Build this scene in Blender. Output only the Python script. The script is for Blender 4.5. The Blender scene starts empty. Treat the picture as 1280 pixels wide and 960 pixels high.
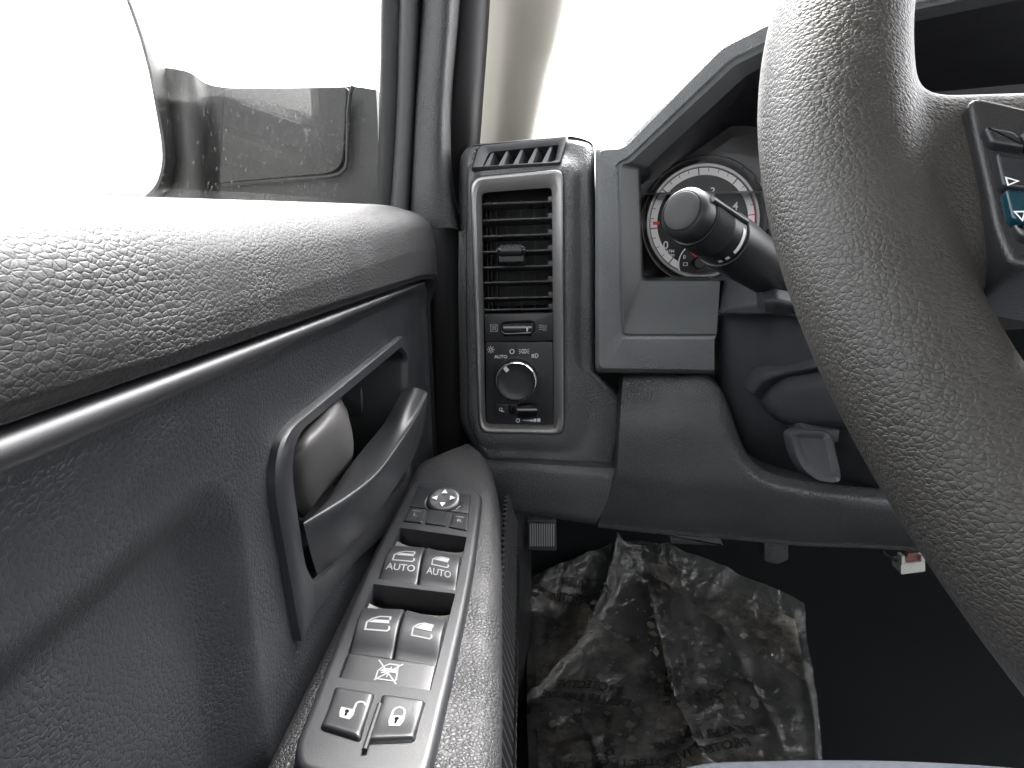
import bpy, math, random
import numpy as np
from mathutils import Vector, Matrix
random.seed(4); np.random.seed(4)
SC = bpy.context.scene
COL = SC.collection

# ------------------------------------------------------------------ camera
FPX, VPX, VPY = 890.0, 680.0, 262.0
_y = np.array([VPX-640, 480-VPY, -FPX]); _y /= np.linalg.norm(_y)
_z = np.array([-60, 3783, 890.0]); _z -= _y*np.dot(_z, _y); _z /= np.linalg.norm(_z)
_x = np.cross(_y, _z)
R3 = np.array([_x, _y, _z])
cam = bpy.data.objects.new('camera', bpy.data.cameras.new('camera')); COL.objects.link(cam)
cam.matrix_world = Matrix(R3.tolist()).to_4x4()
cam.data.sensor_width = 36; cam.data.lens = 36*FPX/1280
cam.data.clip_start = 0.01; cam.data.clip_end = 2000
SC.camera = cam
SC.render.resolution_x, SC.render.resolution_y = 1024, 768

# ------------------------------------------------------------------ light
W = bpy.data.worlds.new("World"); SC.world = W; W.use_nodes = True
wn = W.node_tree
sky = wn.nodes.new('ShaderNodeTexSky'); sky.sky_type = 'NISHITA'; sky.sun_disc = False
SUN_EL, SUN_AZ = 50, 8         # azimuth clockwise from +Y (forward)
sky.sun_elevation = math.radians(SUN_EL); sky.sun_rotation = math.radians(SUN_AZ)
sky.air_density = 1.0; sky.dust_density = 5.0; sky.ozone_density = 1.0
hs = wn.nodes.new('ShaderNodeHueSaturation'); hs.inputs['Saturation'].default_value = .12      # thin white cloud
wn.links.new(sky.outputs[0], hs.inputs['Color']); wn.links.new(hs.outputs[0], wn.nodes['Background'].inputs[0])
wn.nodes['Background'].inputs[1].default_value = 0.15
sl = bpy.data.lights.new('sun', 'SUN'); sl.energy = 0.5; sl.angle = math.radians(16); sl.color = (1, .95, .88)
sun = bpy.data.objects.new('sun', sl); COL.objects.link(sun)
sd = Vector((math.sin(math.radians(SUN_AZ))*math.cos(math.radians(SUN_EL)), math.cos(math.radians(SUN_AZ))*math.cos(math.radians(SUN_EL)), math.sin(math.radians(SUN_EL))))
sun.rotation_euler = sd.to_track_quat('Z', 'Y').to_euler()
SC.view_settings.view_transform = 'Standard'; SC.view_settings.look = 'None'
SC.view_settings.exposure = 3.45; SC.view_settings.gamma = 1

# ------------------------------------------------------------------ helpers: measuring
def ray(px, py):
    return R3 @ np.array([px-640, 480-py, -FPX], float)
def aX(px, py, X): d = ray(px, py); return d*(X/d[0])
def aY(px, py, Y): d = ray(px, py); return d*(Y/d[1])
def aZ(px, py, Z): d = ray(px, py); return d*(Z/d[2])

# ------------------------------------------------------------------ helpers: mesh
OFF = {}
def tag(o, label=None, cat=None, group=None, kind=None):
    if label: o['label'] = label
    if cat: o['category'] = cat
    if group: o['group'] = group
    if kind: o['kind'] = kind
    return o
def thing(name, loc, label, cat, group=None):
    o = bpy.data.objects.new(name, None); COL.objects.link(o); o.location = loc
    o.empty_display_size = .02
    OFF[o] = np.array(loc, float)
    return tag(o, label, cat, group)
def ss(a, b, x):
    t = np.clip((np.asarray(x, float)-a)/(b-a), 0, 1); return t*t*(3-2*t)
class MB:
    def __init__(s): s.v = []; s.f = []; s.m = []
    def add(s, vs, fs, m=0):
        n = len(s.v); s.v += [tuple(map(float, v)) for v in vs]
        s.f += [tuple(n+i for i in f) for f in fs]; s.m += [m]*len(fs)
    def loft(s, loops, closed=True, cap0=False, cap1=True, m=0):
        n = len(loops[0]); vs = [p for L in loops for p in L]; fs = []
        for j in range(len(loops)-1):
            for i in range(n if closed else n-1):
                k = (i+1) % n
                fs.append((j*n+i, j*n+k, (j+1)*n+k, (j+1)*n+i))
        if cap0: fs.append(tuple(range(n))[::-1])
        if cap1: fs.append(tuple((len(loops)-1)*n+i for i in range(n)))
        s.add(vs, fs, m); return s
    def grid(s, G, m=0, closed=False):          # G [rows][cols] of points
        return s.loft(G, closed=closed, cap1=False, m=m)
    def box(s, c, h, m=0, rot=None, bev=0):
        c = np.array(c, float); h = np.array(h, float)
        b = min(bev, *(h*.9)) if bev else 0
        def L(x, y, z): return [np.array(p) for p in ((-x, -y, z), (x, -y, z), (x, y, z), (-x, y, z))]
        if b: ls = [L(h[0]-b, h[1]-b, -h[2]), L(h[0], h[1], -h[2]+b), L(h[0], h[1], h[2]-b), L(h[0]-b, h[1]-b, h[2])]
        else: ls = [L(h[0], h[1], -h[2]), L(h[0], h[1], h[2])]
        R = np.eye(3) if rot is None else rot
        return s.loft([[R @ p + c for p in l] for l in ls], cap0=True, m=m)
    def tube(s, pts, r, n=12, m=0, cap=True, flat=1.0, up=(0, 0, 1)):
        pts = [np.array(p, float) for p in pts]; rs = r if hasattr(r, '__len__') else [r]*len(pts)
        loops = []
        for i, p in enumerate(pts):
            t = pts[min(i+1, len(pts)-1)]-pts[max(i-1, 0)]; t /= np.linalg.norm(t)+1e-12
            a = np.cross(t, np.array(up, float))
            if np.linalg.norm(a) < 1e-3: a = np.cross(t, np.array((1, 0, 0.)))
            a /= np.linalg.norm(a); b = np.cross(a, t)
            loops.append([p+rs[i]*(math.cos(q)*a+flat*math.sin(q)*b) for q in np.linspace(0, 2*math.pi, n, endpoint=False)])
        return s.loft(loops, cap0=cap, cap1=cap, m=m)
    def prism(s, pts, d, bev=0.0, m=0, steps=3, cap0=True):
        """pts: 3-D outline on a plane, d: thickness vector, rounded far edge"""
        P = np.array(pts, float); d = np.array(d, float); T = np.linalg.norm(d); dn = d/T
        c = P.mean(0); loops = [P]
        if bev > 0:
            loops.append(P+dn*(T-bev))
            for k in range(1, steps+1):
                a = k/steps*math.pi/2
                loops.append(inset(P, dn, bev*(1-math.cos(a)))+dn*(T-bev+bev*math.sin(a)))
        else: loops.append(P+d)
        return s.loft([list(l) for l in loops], cap0=cap0, m=m)
    def stroke(s, pts, w, fr, m=1, closed=False, h=0.0002):
        """ribbon of width w along 2-D pts, fr maps (u,v,h)->3-D"""
        P = np.array(pts, float); n = len(P); A = []; B = []
        for i in range(n):
            if closed: t0 = P[i]-P[i-1]; t1 = P[(i+1) % n]-P[i]
            else: t0 = P[i]-P[max(i-1, 0)]; t1 = P[min(i+1, n-1)]-P[i]
            if np.linalg.norm(t0) < 1e-12: t0 = t1
            if np.linalg.norm(t1) < 1e-12: t1 = t0
            t0 = t0/np.linalg.norm(t0); t1 = t1/np.linalg.norm(t1)
            t = t0+t1; t /= np.linalg.norm(t)+1e-9
            nn = np.array([-t[1], t[0]]); k = 1/max(.5, abs(np.dot(nn, [-t0[1], t0[0]])))
            A.append(P[i]+nn*w/2*k); B.append(P[i]-nn*w/2*k)
        vs = [fr(a[0], a[1], h) for a in A]+[fr(b[0], b[1], h) for b in B]
        fs = [(i, (i+1) % n, n+(i+1) % n, n+i) for i in range(n if closed else n-1)]
        s.add(vs, fs, m); return s
    def fill(s, pts, fr, m=1, h=0.0002):
        s.add([fr(p[0], p[1], h) for p in pts], [tuple(range(len(pts)))], m); return s
    def text(s, txt, size, fr, m=1, h=0.0002, at=(0, 0), sx=1.0):
        vs, fs = text_mesh(txt)
        s.add([fr(at[0]+v[0]*size*sx, at[1]+v[1]*size, h) for v in vs], fs, m); return s
    def build(s, name, mats, parent=None, ang=35, smooth=True, recalc=True):
        off = np.zeros(3)
        if parent is not None: off = OFF[parent]
        me = bpy.data.meshes.new(name)
        me.from_pydata([tuple(np.array(v)-off) for v in s.v], [], s.f)
        if not isinstance(mats, (list, tuple)): mats = [mats]
        for mt in mats: me.materials.append(mt)
        me.polygons.foreach_set('material_index', [min(k, len(mats)-1) for k in s.m])
        if recalc:
            import bmesh
            bm = bmesh.new(); bm.from_mesh(me); bmesh.ops.recalc_face_normals(bm, faces=bm.faces); bm.to_mesh(me); bm.free()
        if smooth:
            me.polygons.foreach_set('use_smooth', [True]*len(me.polygons))
            me.set_sharp_from_angle(angle=math.radians(ang))
        me.update()
        o = bpy.data.objects.new(name, me); COL.objects.link(o)
        if parent is not None: o.parent = parent
        OFF[o] = off
        return o
def inset(P, n, d):
    P = np.array(P, float); N = len(P)
    out = P.copy()
    # orientation
    c = P.mean(0); ar = sum((np.cross(P[i]-c, P[(i+1) % N]-c) for i in range(N)), np.zeros(3))
    sg = 1 if np.dot(ar, n) > 0 else -1
    for i in range(N):
        a = P[i]-P[i-1]; b = P[(i+1) % N]-P[i]
        a = a/(np.linalg.norm(a)+1e-12); b = b/(np.linalg.norm(b)+1e-12)
        na = np.cross(n, a)*sg; nb = np.cross(n, b)*sg
        q = na+nb; L = np.linalg.norm(q)
        if L < 1e-6: q = na
        else: q = q/L
        k = 1/max(.4, np.dot(q, na)); out[i] = P[i]+q*d*k
    return out
def rnd(P, r, n=6):
    """round the corners of a closed 3-D polygon"""
    P = [np.array(p, float) for p in P]; N = len(P); out = []
    rr = r if hasattr(r, '__len__') else [r]*N
    for i in range(N):
        a, b, c = P[i-1], P[i], P[(i+1) % N]
        la = np.linalg.norm(a-b); lc = np.linalg.norm(c-b); k = min(rr[i], la*.48, lc*.48)
        p = b+(a-b)/la*k; q = b+(c-b)/lc*k
        for t in np.linspace(0, 1, n): out.append((1-t)**2*p+2*t*(1-t)*b+t*t*q)
    return out
def cr(P, n):
    """catmull-rom through P, n segments between knots"""
    P = np.array(P, float); Q = np.vstack([2*P[0]-P[1], P, 2*P[-1]-P[-2]]); out = []
    for i in range(1, len(Q)-2):
        for t in np.arange(n)/n:
            a, b, c, d = Q[i-1], Q[i], Q[i+1], Q[i+2]
            out.append(.5*((2*b)+(c-a)*t+(2*a-5*b+4*c-d)*t*t+(3*b-a-3*c+d)*t**3))
    out.append(P[-1]); return np.array(out)
def patch(rows, nu=8, nv=8):
    R = [cr(r, nu) for r in rows]
    C = [cr([R[j][i] for j in range(len(R))], nv) for i in range(len(R[0]))]
    return [[C[i][j] for i in range(len(C))] for j in range(len(C[0]))]
_txt = {}
def text_mesh(txt):
    if txt in _txt: return _txt[txt]
    cu = bpy.data.curves.new('t', 'FONT'); cu.body = txt; cu.size = 1; cu.align_x = 'CENTER'; cu.align_y = 'CENTER'; cu.resolution_u = 3
    cu.offset = .012
    o = bpy.data.objects.new('t', cu); COL.objects.link(o)
    dg = bpy.context.evaluated_depsgraph_get(); me = o.evaluated_get(dg).to_mesh()
    vs = [tuple(v.co) for v in me.vertices]; fs = [tuple(p.vertices) for p in me.polygons]
    o.evaluated_get(dg).to_mesh_clear(); bpy.data.objects.remove(o); bpy.data.curves.remove(cu)
    _txt[txt] = (vs, fs); return vs, fs
def circ(c, r, n=24, a0=0, a1=360):
    full = abs(a1-a0) >= 360
    return [(c[0]+r*math.cos(math.radians(a)), c[1]+r*math.sin(math.radians(a))) for a in np.linspace(a0, a1, n, endpoint=not full)]

# ------------------------------------------------------------------ materials
def nt(name):
    m = bpy.data.materials.new(name); m.use_nodes = True
    return m, m.node_tree, m.node_tree.nodes['Principled BSDF']
def N(t, typ, **kw):
    n = t.nodes.new(typ)
    for k, v in kw.items(): setattr(n, k, v)
    return n
def surf(name, col, rough=.5, grain=None, gs=400, gb=.3, dist=.0006, fine=.1, fs=2500, spec=.5, metal=0, coat=0, var=.25, stretch=(1, 1, 1), dust=0.0, rvar=.12):
    """procedural plastic / leather; grain = None | 'cells' (creased leather) | 'pebble' (moulded plastic)"""
    m, t, b = nt(name)
    tc = N(t, 'ShaderNodeTexCoord'); mp = N(t, 'ShaderNodeMapping'); mp.inputs['Scale'].default_value = stretch
    t.links.new(tc.outputs['Object'], mp.inputs['Vector'])
    n1 = N(t, 'ShaderNodeTexNoise'); n1.inputs['Scale'].default_value = 22; n1.inputs['Detail'].default_value = 5
    t.links.new(mp.outputs[0], n1.inputs['Vector'])
    mx = N(t, 'ShaderNodeMix', data_type='RGBA')
    mx.inputs[6].default_value = (*[c*(1-var) for c in col], 1); mx.inputs[7].default_value = (*[c*(1+var) for c in col], 1)
    t.links.new(n1.outputs['Fac'], mx.inputs[0])
    colout = mx.outputs[2]
    if dust:
        nd = N(t, 'ShaderNodeTexNoise'); nd.inputs['Scale'].default_value = 900; nd.inputs['Detail'].default_value = 3
        t.links.new(tc.outputs['Object'], nd.inputs['Vector'])
        rd = N(t, 'ShaderNodeMapRange'); rd.inputs[1].default_value = .66; rd.inputs[2].default_value = .78; rd.inputs[4].default_value = dust
        t.links.new(nd.outputs['Fac'], rd.inputs[0])
        m2 = N(t, 'ShaderNodeMix', data_type='RGBA'); t.links.new(rd.outputs[0], m2.inputs[0]); t.links.new(colout, m2.inputs[6]); m2.inputs[7].default_value = (.35, .33, .3, 1)
        colout = m2.outputs[2]
    t.links.new(colout, b.inputs['Base Color'])
    rr = N(t, 'ShaderNodeMapRange'); rr.inputs[3].default_value = rough-rvar; rr.inputs[4].default_value = rough+rvar
    t.links.new(n1.outputs['Fac'], rr.inputs[0]); t.links.new(rr.outputs[0], b.inputs['Roughness'])
    b.inputs['Specular IOR Level'].default_value = spec; b.inputs['Metallic'].default_value = metal; b.inputs['Coat Weight'].default_value = coat
    last = None
    if grain:
        nz = N(t, 'ShaderNodeTexNoise'); nz.inputs['Scale'].default_value = gs*.6; nz.inputs['Detail'].default_value = 2
        t.links.new(mp.outputs[0], nz.inputs['Vector'])
        mm = N(t, 'ShaderNodeVectorMath', operation='MULTIPLY_ADD'); t.links.new(nz.outputs['Color'], mm.inputs[0])
        k = .8/gs; mm.inputs[1].default_value = (k, k, k); t.links.new(mp.outputs[0], mm.inputs[2])
        vo = N(t, 'ShaderNodeTexVoronoi'); vo.inputs['Scale'].default_value = gs
        t.links.new(mm.outputs[0], vo.inputs['Vector'])
        mr = N(t, 'ShaderNodeMapRange', interpolation_type='SMOOTHSTEP')
        if grain == 'cells':
            vo.feature = 'DISTANCE_TO_EDGE'; mr.inputs[1].default_value = 0; mr.inputs[2].default_value = .16; mr.inputs[4].default_value = .45
            v2 = N(t, 'ShaderNodeTexVoronoi', feature='SMOOTH_F1'); v2.inputs['Scale'].default_value = gs; v2.inputs['Smoothness'].default_value = .35; t.links.new(mm.outputs[0], v2.inputs['Vector'])
            m3 = N(t, 'ShaderNodeMath', operation='MULTIPLY_ADD'); m3.inputs[1].default_value = -.9; t.links.new(v2.outputs['Distance'], m3.inputs[0]); t.links.new(mr.outputs[0], m3.inputs[2])
        else:
            vo.feature = 'SMOOTH_F1'; vo.inputs['Smoothness'].default_value = .3; mr.inputs[1].default_value = .7; mr.inputs[2].default_value = .1; m3 = mr
        t.links.new(vo.outputs['Distance'], mr.inputs[0])
        bp = N(t, 'ShaderNodeBump'); bp.inputs['Strength'].default_value = gb; bp.inputs['Distance'].default_value = dist
        nv_ = N(t, 'ShaderNodeTexNoise'); nv_.inputs['Scale'].default_value = 28; nv_.inputs['Detail'].default_value = 3; t.links.new(tc.outputs['Object'], nv_.inputs['Vector'])
        ms = N(t, 'ShaderNodeMapRange'); ms.inputs[1].default_value = .35; ms.inputs[2].default_value = .65; ms.inputs[3].default_value = gb*.45; ms.inputs[4].default_value = gb*1.15; t.links.new(nv_.outputs['Fac'], ms.inputs[0]); t.links.new(ms.outputs[0], bp.inputs['Strength'])
        t.links.new(m3.outputs[0], bp.inputs['Height']); last = bp
    if fine:
        nf = N(t, 'ShaderNodeTexNoise'); nf.inputs['Scale'].default_value = fs; nf.inputs['Detail'].default_value = 3
        t.links.new(tc.outputs['Object'], nf.inputs['Vector'])
        b2 = N(t, 'ShaderNodeBump'); b2.inputs['Strength'].default_value = fine; b2.inputs['Distance'].default_value = .0003
        t.links.new(nf.outputs['Fac'], b2.inputs['Height'])
        if last: t.links.new(last.outputs[0], b2.inputs['Normal'])
        last = b2
    if last: t.links.new(last.outputs[0], b.inputs['Normal'])
    return m
M = {}
M['door_soft'] = surf('door_soft_grain', (.015, .0145, .0155), .5, 'cells', 560, .6, .00034, .35, fs=1500, dust=.03, spec=.38, stretch=(1, .7, 1.3))
M['door_panel'] = surf('door_panel_grain', (.024, .0255, .029), .46, 'cells', 520, .6, .00045, .1, dust=.25, stretch=(1, .9, 1.1))
M['trim'] = surf('smooth_black_trim', (.020, .021, .024), .46, None, fine=.25, dust=.12)
M['trim_edge'] = surf('satin_black_strip', (.016, .016, .018), .40, None, fine=.08, spec=1.0)
M['lever'] = surf('satin_grey_lever', (.065, .062, .062), .5, None, fine=.5, fs=3500)
M['armrest'] = surf('armrest_grain', (.026, .026, .028), .5, 'cells', 560, .9, .0005, .1)
M['bezel_black'] = surf('switch_bezel_black', (.020, .021, .024), .42, None, fine=.2, dust=.1)
M['button'] = surf('button_black', (.017, .018, .021), .38, None, fine=.12, dust=.1)
M['well'] = surf('switch_well_dusty', (.085, .083, .078), .3, None, fine=.2, dust=.35, var=.4)
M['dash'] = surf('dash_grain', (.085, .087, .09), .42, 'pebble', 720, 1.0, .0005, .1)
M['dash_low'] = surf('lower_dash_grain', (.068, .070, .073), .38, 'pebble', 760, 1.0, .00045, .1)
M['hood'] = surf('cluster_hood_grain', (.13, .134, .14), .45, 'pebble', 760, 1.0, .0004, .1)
M['hood_smooth'] = surf('cluster_bezel_smooth', (.080, .083, .087), .5, None, fine=.3)
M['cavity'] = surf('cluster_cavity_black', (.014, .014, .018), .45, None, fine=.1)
M['silver'] = surf('silver_grey_paint', (.34, .33, .33), .38, None, fine=.3, fs=5000, metal=.6, var=.05)
M['gloss'] = surf('gloss_black', (.012, .012, .014), .16, None, fine=0, spec=.6)
M['matte'] = surf('matte_black', (.012, .012, .014), .6, None, fine=.1)
M['slat'] = surf('vent_slat_black', (.05, .051, .053), .3, None, fine=.05)
M['chrome'] = surf('chrome', (.7, .7, .72), .12, None, fine=0, metal=1, var=.02, rvar=.02)
M['wheel'] = surf('wheel_leather', (.042, .039, .0365), .46, 'cells', 780, .8, .0003, .5, fs=1300, var=.4, stretch=(1, 1, 1.25), spec=.3)
M['wheel_trim'] = surf('wheel_trim', (.02, .02, .021), .3, None, fine=.4)
M['blue'] = surf('glossy_blue_key', (.004, .03, .045), .12, None, fine=0)
M['rubber'] = surf('black_rubber_seal', (.007, .007, .008), .6, None, fine=.3, dust=.06, spec=.25)
M['beige'] = surf('beige_pillar_cloth', (.27, .253, .218), .8, None, fine=.6, fs=1800, var=.06)
M['pillar_grain'] = surf('pillar_grain', (.026, .026, .028), .46, 'cells', 560, .7, .0005, .1, spec=.35)
M['mirror_body'] = surf('mirror_housing', (.022, .0205, .0195), .6, None, fine=.3, dust=.4, var=.35)
M['pedal'] = surf('pedal_rubber', (.05, .05, .055), .4, None, fine=.2)
M['pedal_rib'] = surf('pale_pedal_rib', (.35, .35, .36), .4, None, fine=.2)  # ribs lighter than the pad so that they stand out
M['carpet'] = surf('floor_carpet', (.011, .013, .014), .9, None, fine=1, fs=900, spec=.1)
M['white_plastic'] = surf('white_connector', (.65, .64, .6), .4, None, fine=.2)
M['brown'] = surf('brown_insert', (.16, .04, .03), .5, None, fine=.2)
M['headliner'] = surf('headliner', (.3, .29, .26), .9, None, fine=.5)
M['ground'] = surf('concrete_ground', (.35, .35, .34), .9, None, fine=0)
M['mirror'] = surf('mirror_glass', (.9, .93, .92), .03, None, fine=0, metal=1, var=.01, rvar=.01)
def plain(name, col, rough=.5, emis=0):
    m, t, b = nt(name); b.inputs['Base Color'].default_value = (*col, 1); b.inputs['Roughness'].default_value = rough
    if emis: b.inputs['Emission Color'].default_value = (*col, 1); b.inputs['Emission Strength'].default_value = emis
    return m
M['column'] = surf('column_plastic', (.042, .043, .048), .44, None, fine=.3, spec=.35)
M['stalk'] = surf('stalk_black', (.014, .0145, .016), .4, None, fine=.2, spec=.5)
M['cap'] = surf('stalk_cap', (.03, .03, .031), .6, None, fine=.5, fs=4000, spec=.25)
M['frame_strip'] = surf('window_frame_strip', (.022, .022, .024), .5, None, fine=.2, spec=.3, dust=.05)
M['ink'] = plain('white_print', (.75, .76, .78)); M['ink_dim'] = plain('worn_print', (.3, .3, .3)); M['ink_soft'] = plain('grey_white_print', (.26, .265, .27))
M['black_ink'] = plain('black_print', (.01, .01, .012)); M['red'] = plain('red_needle', (.8, .03, .02)); M['dial'] = plain('gauge_black', (.006, .006, .008), .6)
M['dial_band'] = plain('gauge_scale_band', (.88, .84, .84), .5)

# ================================================================== SETTING
def sheet(name, v, mat, kind='structure', label=None):
    b = MB(); b.add(v, [(0, 1, 2, 3)]); o = b.build(name, mat, recalc=False); return tag(o, kind=kind)
sheet('ground', [(-300, -300, -1.35), (300, -300, -1.35), (300, 300, -1.35), (-300, 300, -1.35)], M['ground'])
# cabin floor with the toe board rising to the firewall
FLZ = -.60
def floor_pt(x, y):
    return FLZ + .9*.09*math.log1p(math.exp((y-1.02)/.09))
ys = [-1.2, -.5, 0, .4, .6]+list(np.linspace(.65, 1.5, 30))
b = MB(); b.grid([[(x, y, floor_pt(x, y)+.006*math.sin(x*9+y*7)) for x in np.linspace(-.30, 1.5, 34)] for y in ys])
tag(b.build('floor', M['carpet']), kind='structure')
b = MB()   # firewall and engine side
b.box((.6, 1.45, -.34), (.78, .03, .32)); tag(b.build('wall_front', M['matte']), kind='structure')
b = MB(); b.box((.62, -.35, .475), (.80, .85, .012), bev=.01); tag(b.build('ceiling', M['headliner']), kind='structure')  # cab roof out of view, added to control the light coming in
b = MB(); b.box((.62, -1.2, -.34), (.80, .03, .29)); tag(b.build('wall_back', M['headliner']), kind='structure')  # unseen rear wall, kept low so more sky light reaches the dash
b = MB(); b.box((-.215, .2, -.36), (.02, 1.4, .335)); b.box((-.215, -.75, .22), (.02, .32, .24)); b.box((-.16, 1.06, -.36), (.05, .38, .335)); tag(b.build('wall_near_side', M['matte']), kind='structure')  # body side and rear pillar, added to close gaps that leaked light
b = MB(); b.box((1.45, 0, -.28), (.03, 1.2, .30)); tag(b.build('wall_far_side', M['trim']), kind='structure')

# ================================================================== DOOR
door = thing('car_door', (-.10, .6, -.3), 'black grained plastic driver door with window, pull handle and armrest along the left side', 'car door')
XP = -.100
def mapx(px, py, X=XP):
    p = aX(px, py, X); return p[1], p[2]
# soft pad + lower panel as one relief
def sdbox(y, z, y0, y1, z0, z1, r):
    cy, cz, hy, hz = (y0+y1)/2, (z0+z1)/2, (y1-y0)/2-r, (z1-z0)/2-r
    qy, qz = np.abs(y-cy)-hy, np.abs(z-cz)-hz
    return np.hypot(np.maximum(qy, 0), np.maximum(qz, 0))+np.minimum(np.maximum(qy, qz), 0)-r
pA, pB = mapx(530, 348, -.089), mapx(0, 534, -.089)
CS = (pA[1]-pB[1])/(pA[0]-pB[0])
def crease(y): return pB[1]+(y-pB[0])*CS
YE = mapx(552, 440, -.089)[0]
def dx(Y, Z):
    Y = np.asarray(Y, float); Z = np.asarray(Z, float)
    zz = Z-crease(Y)
    d = -sdbox(Y, zz, -1.0, YE, -1.0, 0, .03)          # >0 inside the lower panel
    x = -.0880 - .0022*ss(-.004, .0, d) - .012*ss(0, .003, d) + .0045*ss(.0024, .0045, d)*(1-ss(.006, .016, d)) + .0*d
    x = x - .003*ss(.01, .05, d)
    # sculpted bowl at the rear
    e = -sdbox(Y, Z, -1.0, .222, -.40, -.082, .03)
    x = x - .012*ss(-.004, .020, e)
    x = x - .004*ss(.54, .60, Y)*0
    return x
Zs = np.concatenate([np.linspace(-.026, -.060, 80), np.linspace(-.0606, -.22, 150)[0:], np.linspace(-.225, -.62, 20)])
top = [(-.170, -.02), (-.165, -.001), (-.155, .004), (-.14, .0058), (-.125, .0058), (-.114, .0052), (-.1055, .0038), (-.0985, .0006), (-.0938, -.0042), (-.0910, -.0098), (-.0896, -.0160), (-.0887, -.022)]
top = cr([(a, 0, c) for a, c in top], 4)
Ys = np.concatenate([np.linspace(-.35, .06, 30), np.linspace(.062, .30, 190), np.linspace(.302, .56, 110), np.linspace(.562, .607, 40)])
G = []
for Y in Ys:
    row = []
    k = ss(.585, .608, Y); drop = .022*float(k)**2+.004*float(ss(.5, .6, Y)); sx = .016*float(k)**2
    for p in top: row.append((p[0]-sx*(p[0] > -.12), Y, p[2]-drop))
    X = dx(np.full(len(Zs), Y), Zs)
    for z, x in zip(Zs, X):
        row.append((x-sx, Y, z-drop*max(0, 1-(-.026-z)/.1)))
    G.append(row)
# return edge towards the jamb
G.append([(p[0]-.03, p[1]+.004, p[2]) for p in G[-1]])
# split in two meshes: soft pad above, hard panel below
ns = len(top); iz = ns+next(i for i, z in enumerate(Zs) if z < -.053)
def sub(G, a, bb): return [r[a:bb] for r in G]
b = MB(); b.grid(sub(G, 0, len(G[0]))); pad = b.build('door_panel', [M['door_soft'], M['door_panel']], door, ang=60)
pi = []
for p in pad.data.polygons:
    c = p.center; y = c.y+OFF[door][1]; z = c.z+OFF[door][2]
    d = -sdbox(y, z-crease(y), -1.0, YE, -1.0, 0, .03)
    pi.append(1 if d > .002 else 0)
pad.data.polygons.foreach_set('material_index', pi)
# satin bead below the crease
b = MB(); pts = []; rs = []
for t in np.linspace(0, 1, 60):
    y = -.2+t*(YE-.045+.2); pts.append((-.0940, y, crease(y)-.0050-.001*(1-t))); rs.append(.0040*(1-.75*max(0, (y-.1)/.45)))
b.tube(pts, rs, 14); b.build('trim_strip', M['trim_edge'], door)

# handle recess ------------------------------------------------------
op = [(366, 552), (503, 436), (511, 446), (513, 600), (440, 672), (398, 728), (384, 690)]
out_ = [(340, 556), (506, 419), (513, 430), (518, 640), (450, 700), (398, 770), (384, 806)]
# box behind the opening: cut the relief by pulling the vertices inward
opyz = np.array([mapx(*p) for p in op])
def inpoly(y, z, P):
    n = len(P); c = np.zeros(np.shape(y), bool); j = n-1
    for i in range(n):
        a, bb = P[i], P[j]
        c ^= ((a[1] > z) != (bb[1] > z)) & (y < (bb[0]-a[0])*(z-a[1])/(bb[1]-a[1]+1e-12)+a[0]); j = i
    return c
vs = np.array([v.co for v in pad.data.vertices])+OFF[door]
ins = inpoly(vs[:, 1], vs[:, 2], opyz) & (vs[:, 0] > -.13)
kill = set(np.nonzero(ins)[0].tolist())
import bmesh
bm = bmesh.new(); bm.from_mesh(pad.data); bm.verts.ensure_lookup_table()
bmesh.ops.delete(bm, geom=[bm.verts[i] for i in kill], context='VERTS'); bm.to_mesh(pad.data); bm.free()
def lp(P, X, r=.006, n=8): return rnd([aX(p[0], p[1], XP)+np.array([X-XP, 0, 0]) for p in P], r, n)
rO = [.030, .008, .008, .01, .01, .004, .004]; rI = [.022, .006, .006, .01, .02, .006, .01]
c_in = [aX(p[0], p[1], XP) for p in op]
b = MB()
b.loft([lp(out_, -.1075, rO), lp(out_, -.1022, rO), [0.9*np.array(a)+.1*np.array(c)+np.array([.0012, 0, 0]) for a, c in zip(lp(out_, -.1022, rO), lp(op, -.1022, rI))],
        [0.15*np.array(a)+.85*np.array(c)+np.array([.0012, 0, 0]) for a, c in zip(lp(out_, -.1022, rO), lp(op, -.1022, rI))], lp(op, -.1030, rI), lp(op, -.107, rI), lp(op, -.150, rI)], cap1=True)
hb = b.build('handle_bezel', M['trim'], door, ang=40)
# release lever: domed paddle
rows = [[aX(366, 552, -.109), aX(394, 522, -.107), aX(422, 498, -.107), aX(434, 512, -.114)],
        [aX(359, 568, -.105), aX(389, 541, -.098), aX(422, 520, -.096), aX(441, 545, -.109)],
        [aX(360, 592, -.106), aX(387, 570, -.097), aX(420, 553, -.096), aX(441, 570, -.110)],
        [aX(367, 622, -.108), aX(388, 605, -.100), aX(414, 588, -.102), aX(432, 588, -.114)],
        [aX(379, 648, -.114), aX(392, 632, -.110), aX(408, 612, -.112), aX(424, 600, -.120)]]
g = patch(rows, 10, 8); b = MB(); b.grid(g); edge = [g[0][i] for i in range(len(g[0]))]+[r[-1] for r in g[1:]]+g[-1][::-1][1:]+[r[0] for r in g[::-1]][1:-1]
b.loft([edge, [p+np.array([-.012, .004, 0]) for p in edge]], cap1=True); b.build('release_lever', M['lever'], door, ang=50)
# pivot boss on the back of the cup
b = MB(); c = aX(452, 512, -.140); n = 28
b.loft([[c+np.array([x, r*math.cos(a)*.8, r*math.sin(a)*1.5]) for a in np.linspace(0, 2*math.pi, n, endpoint=False)] for x, r in ((-.006, .021), (.004, .021), (.006, .019))])
b.build('pivot_boss', M['trim'], door)
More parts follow.
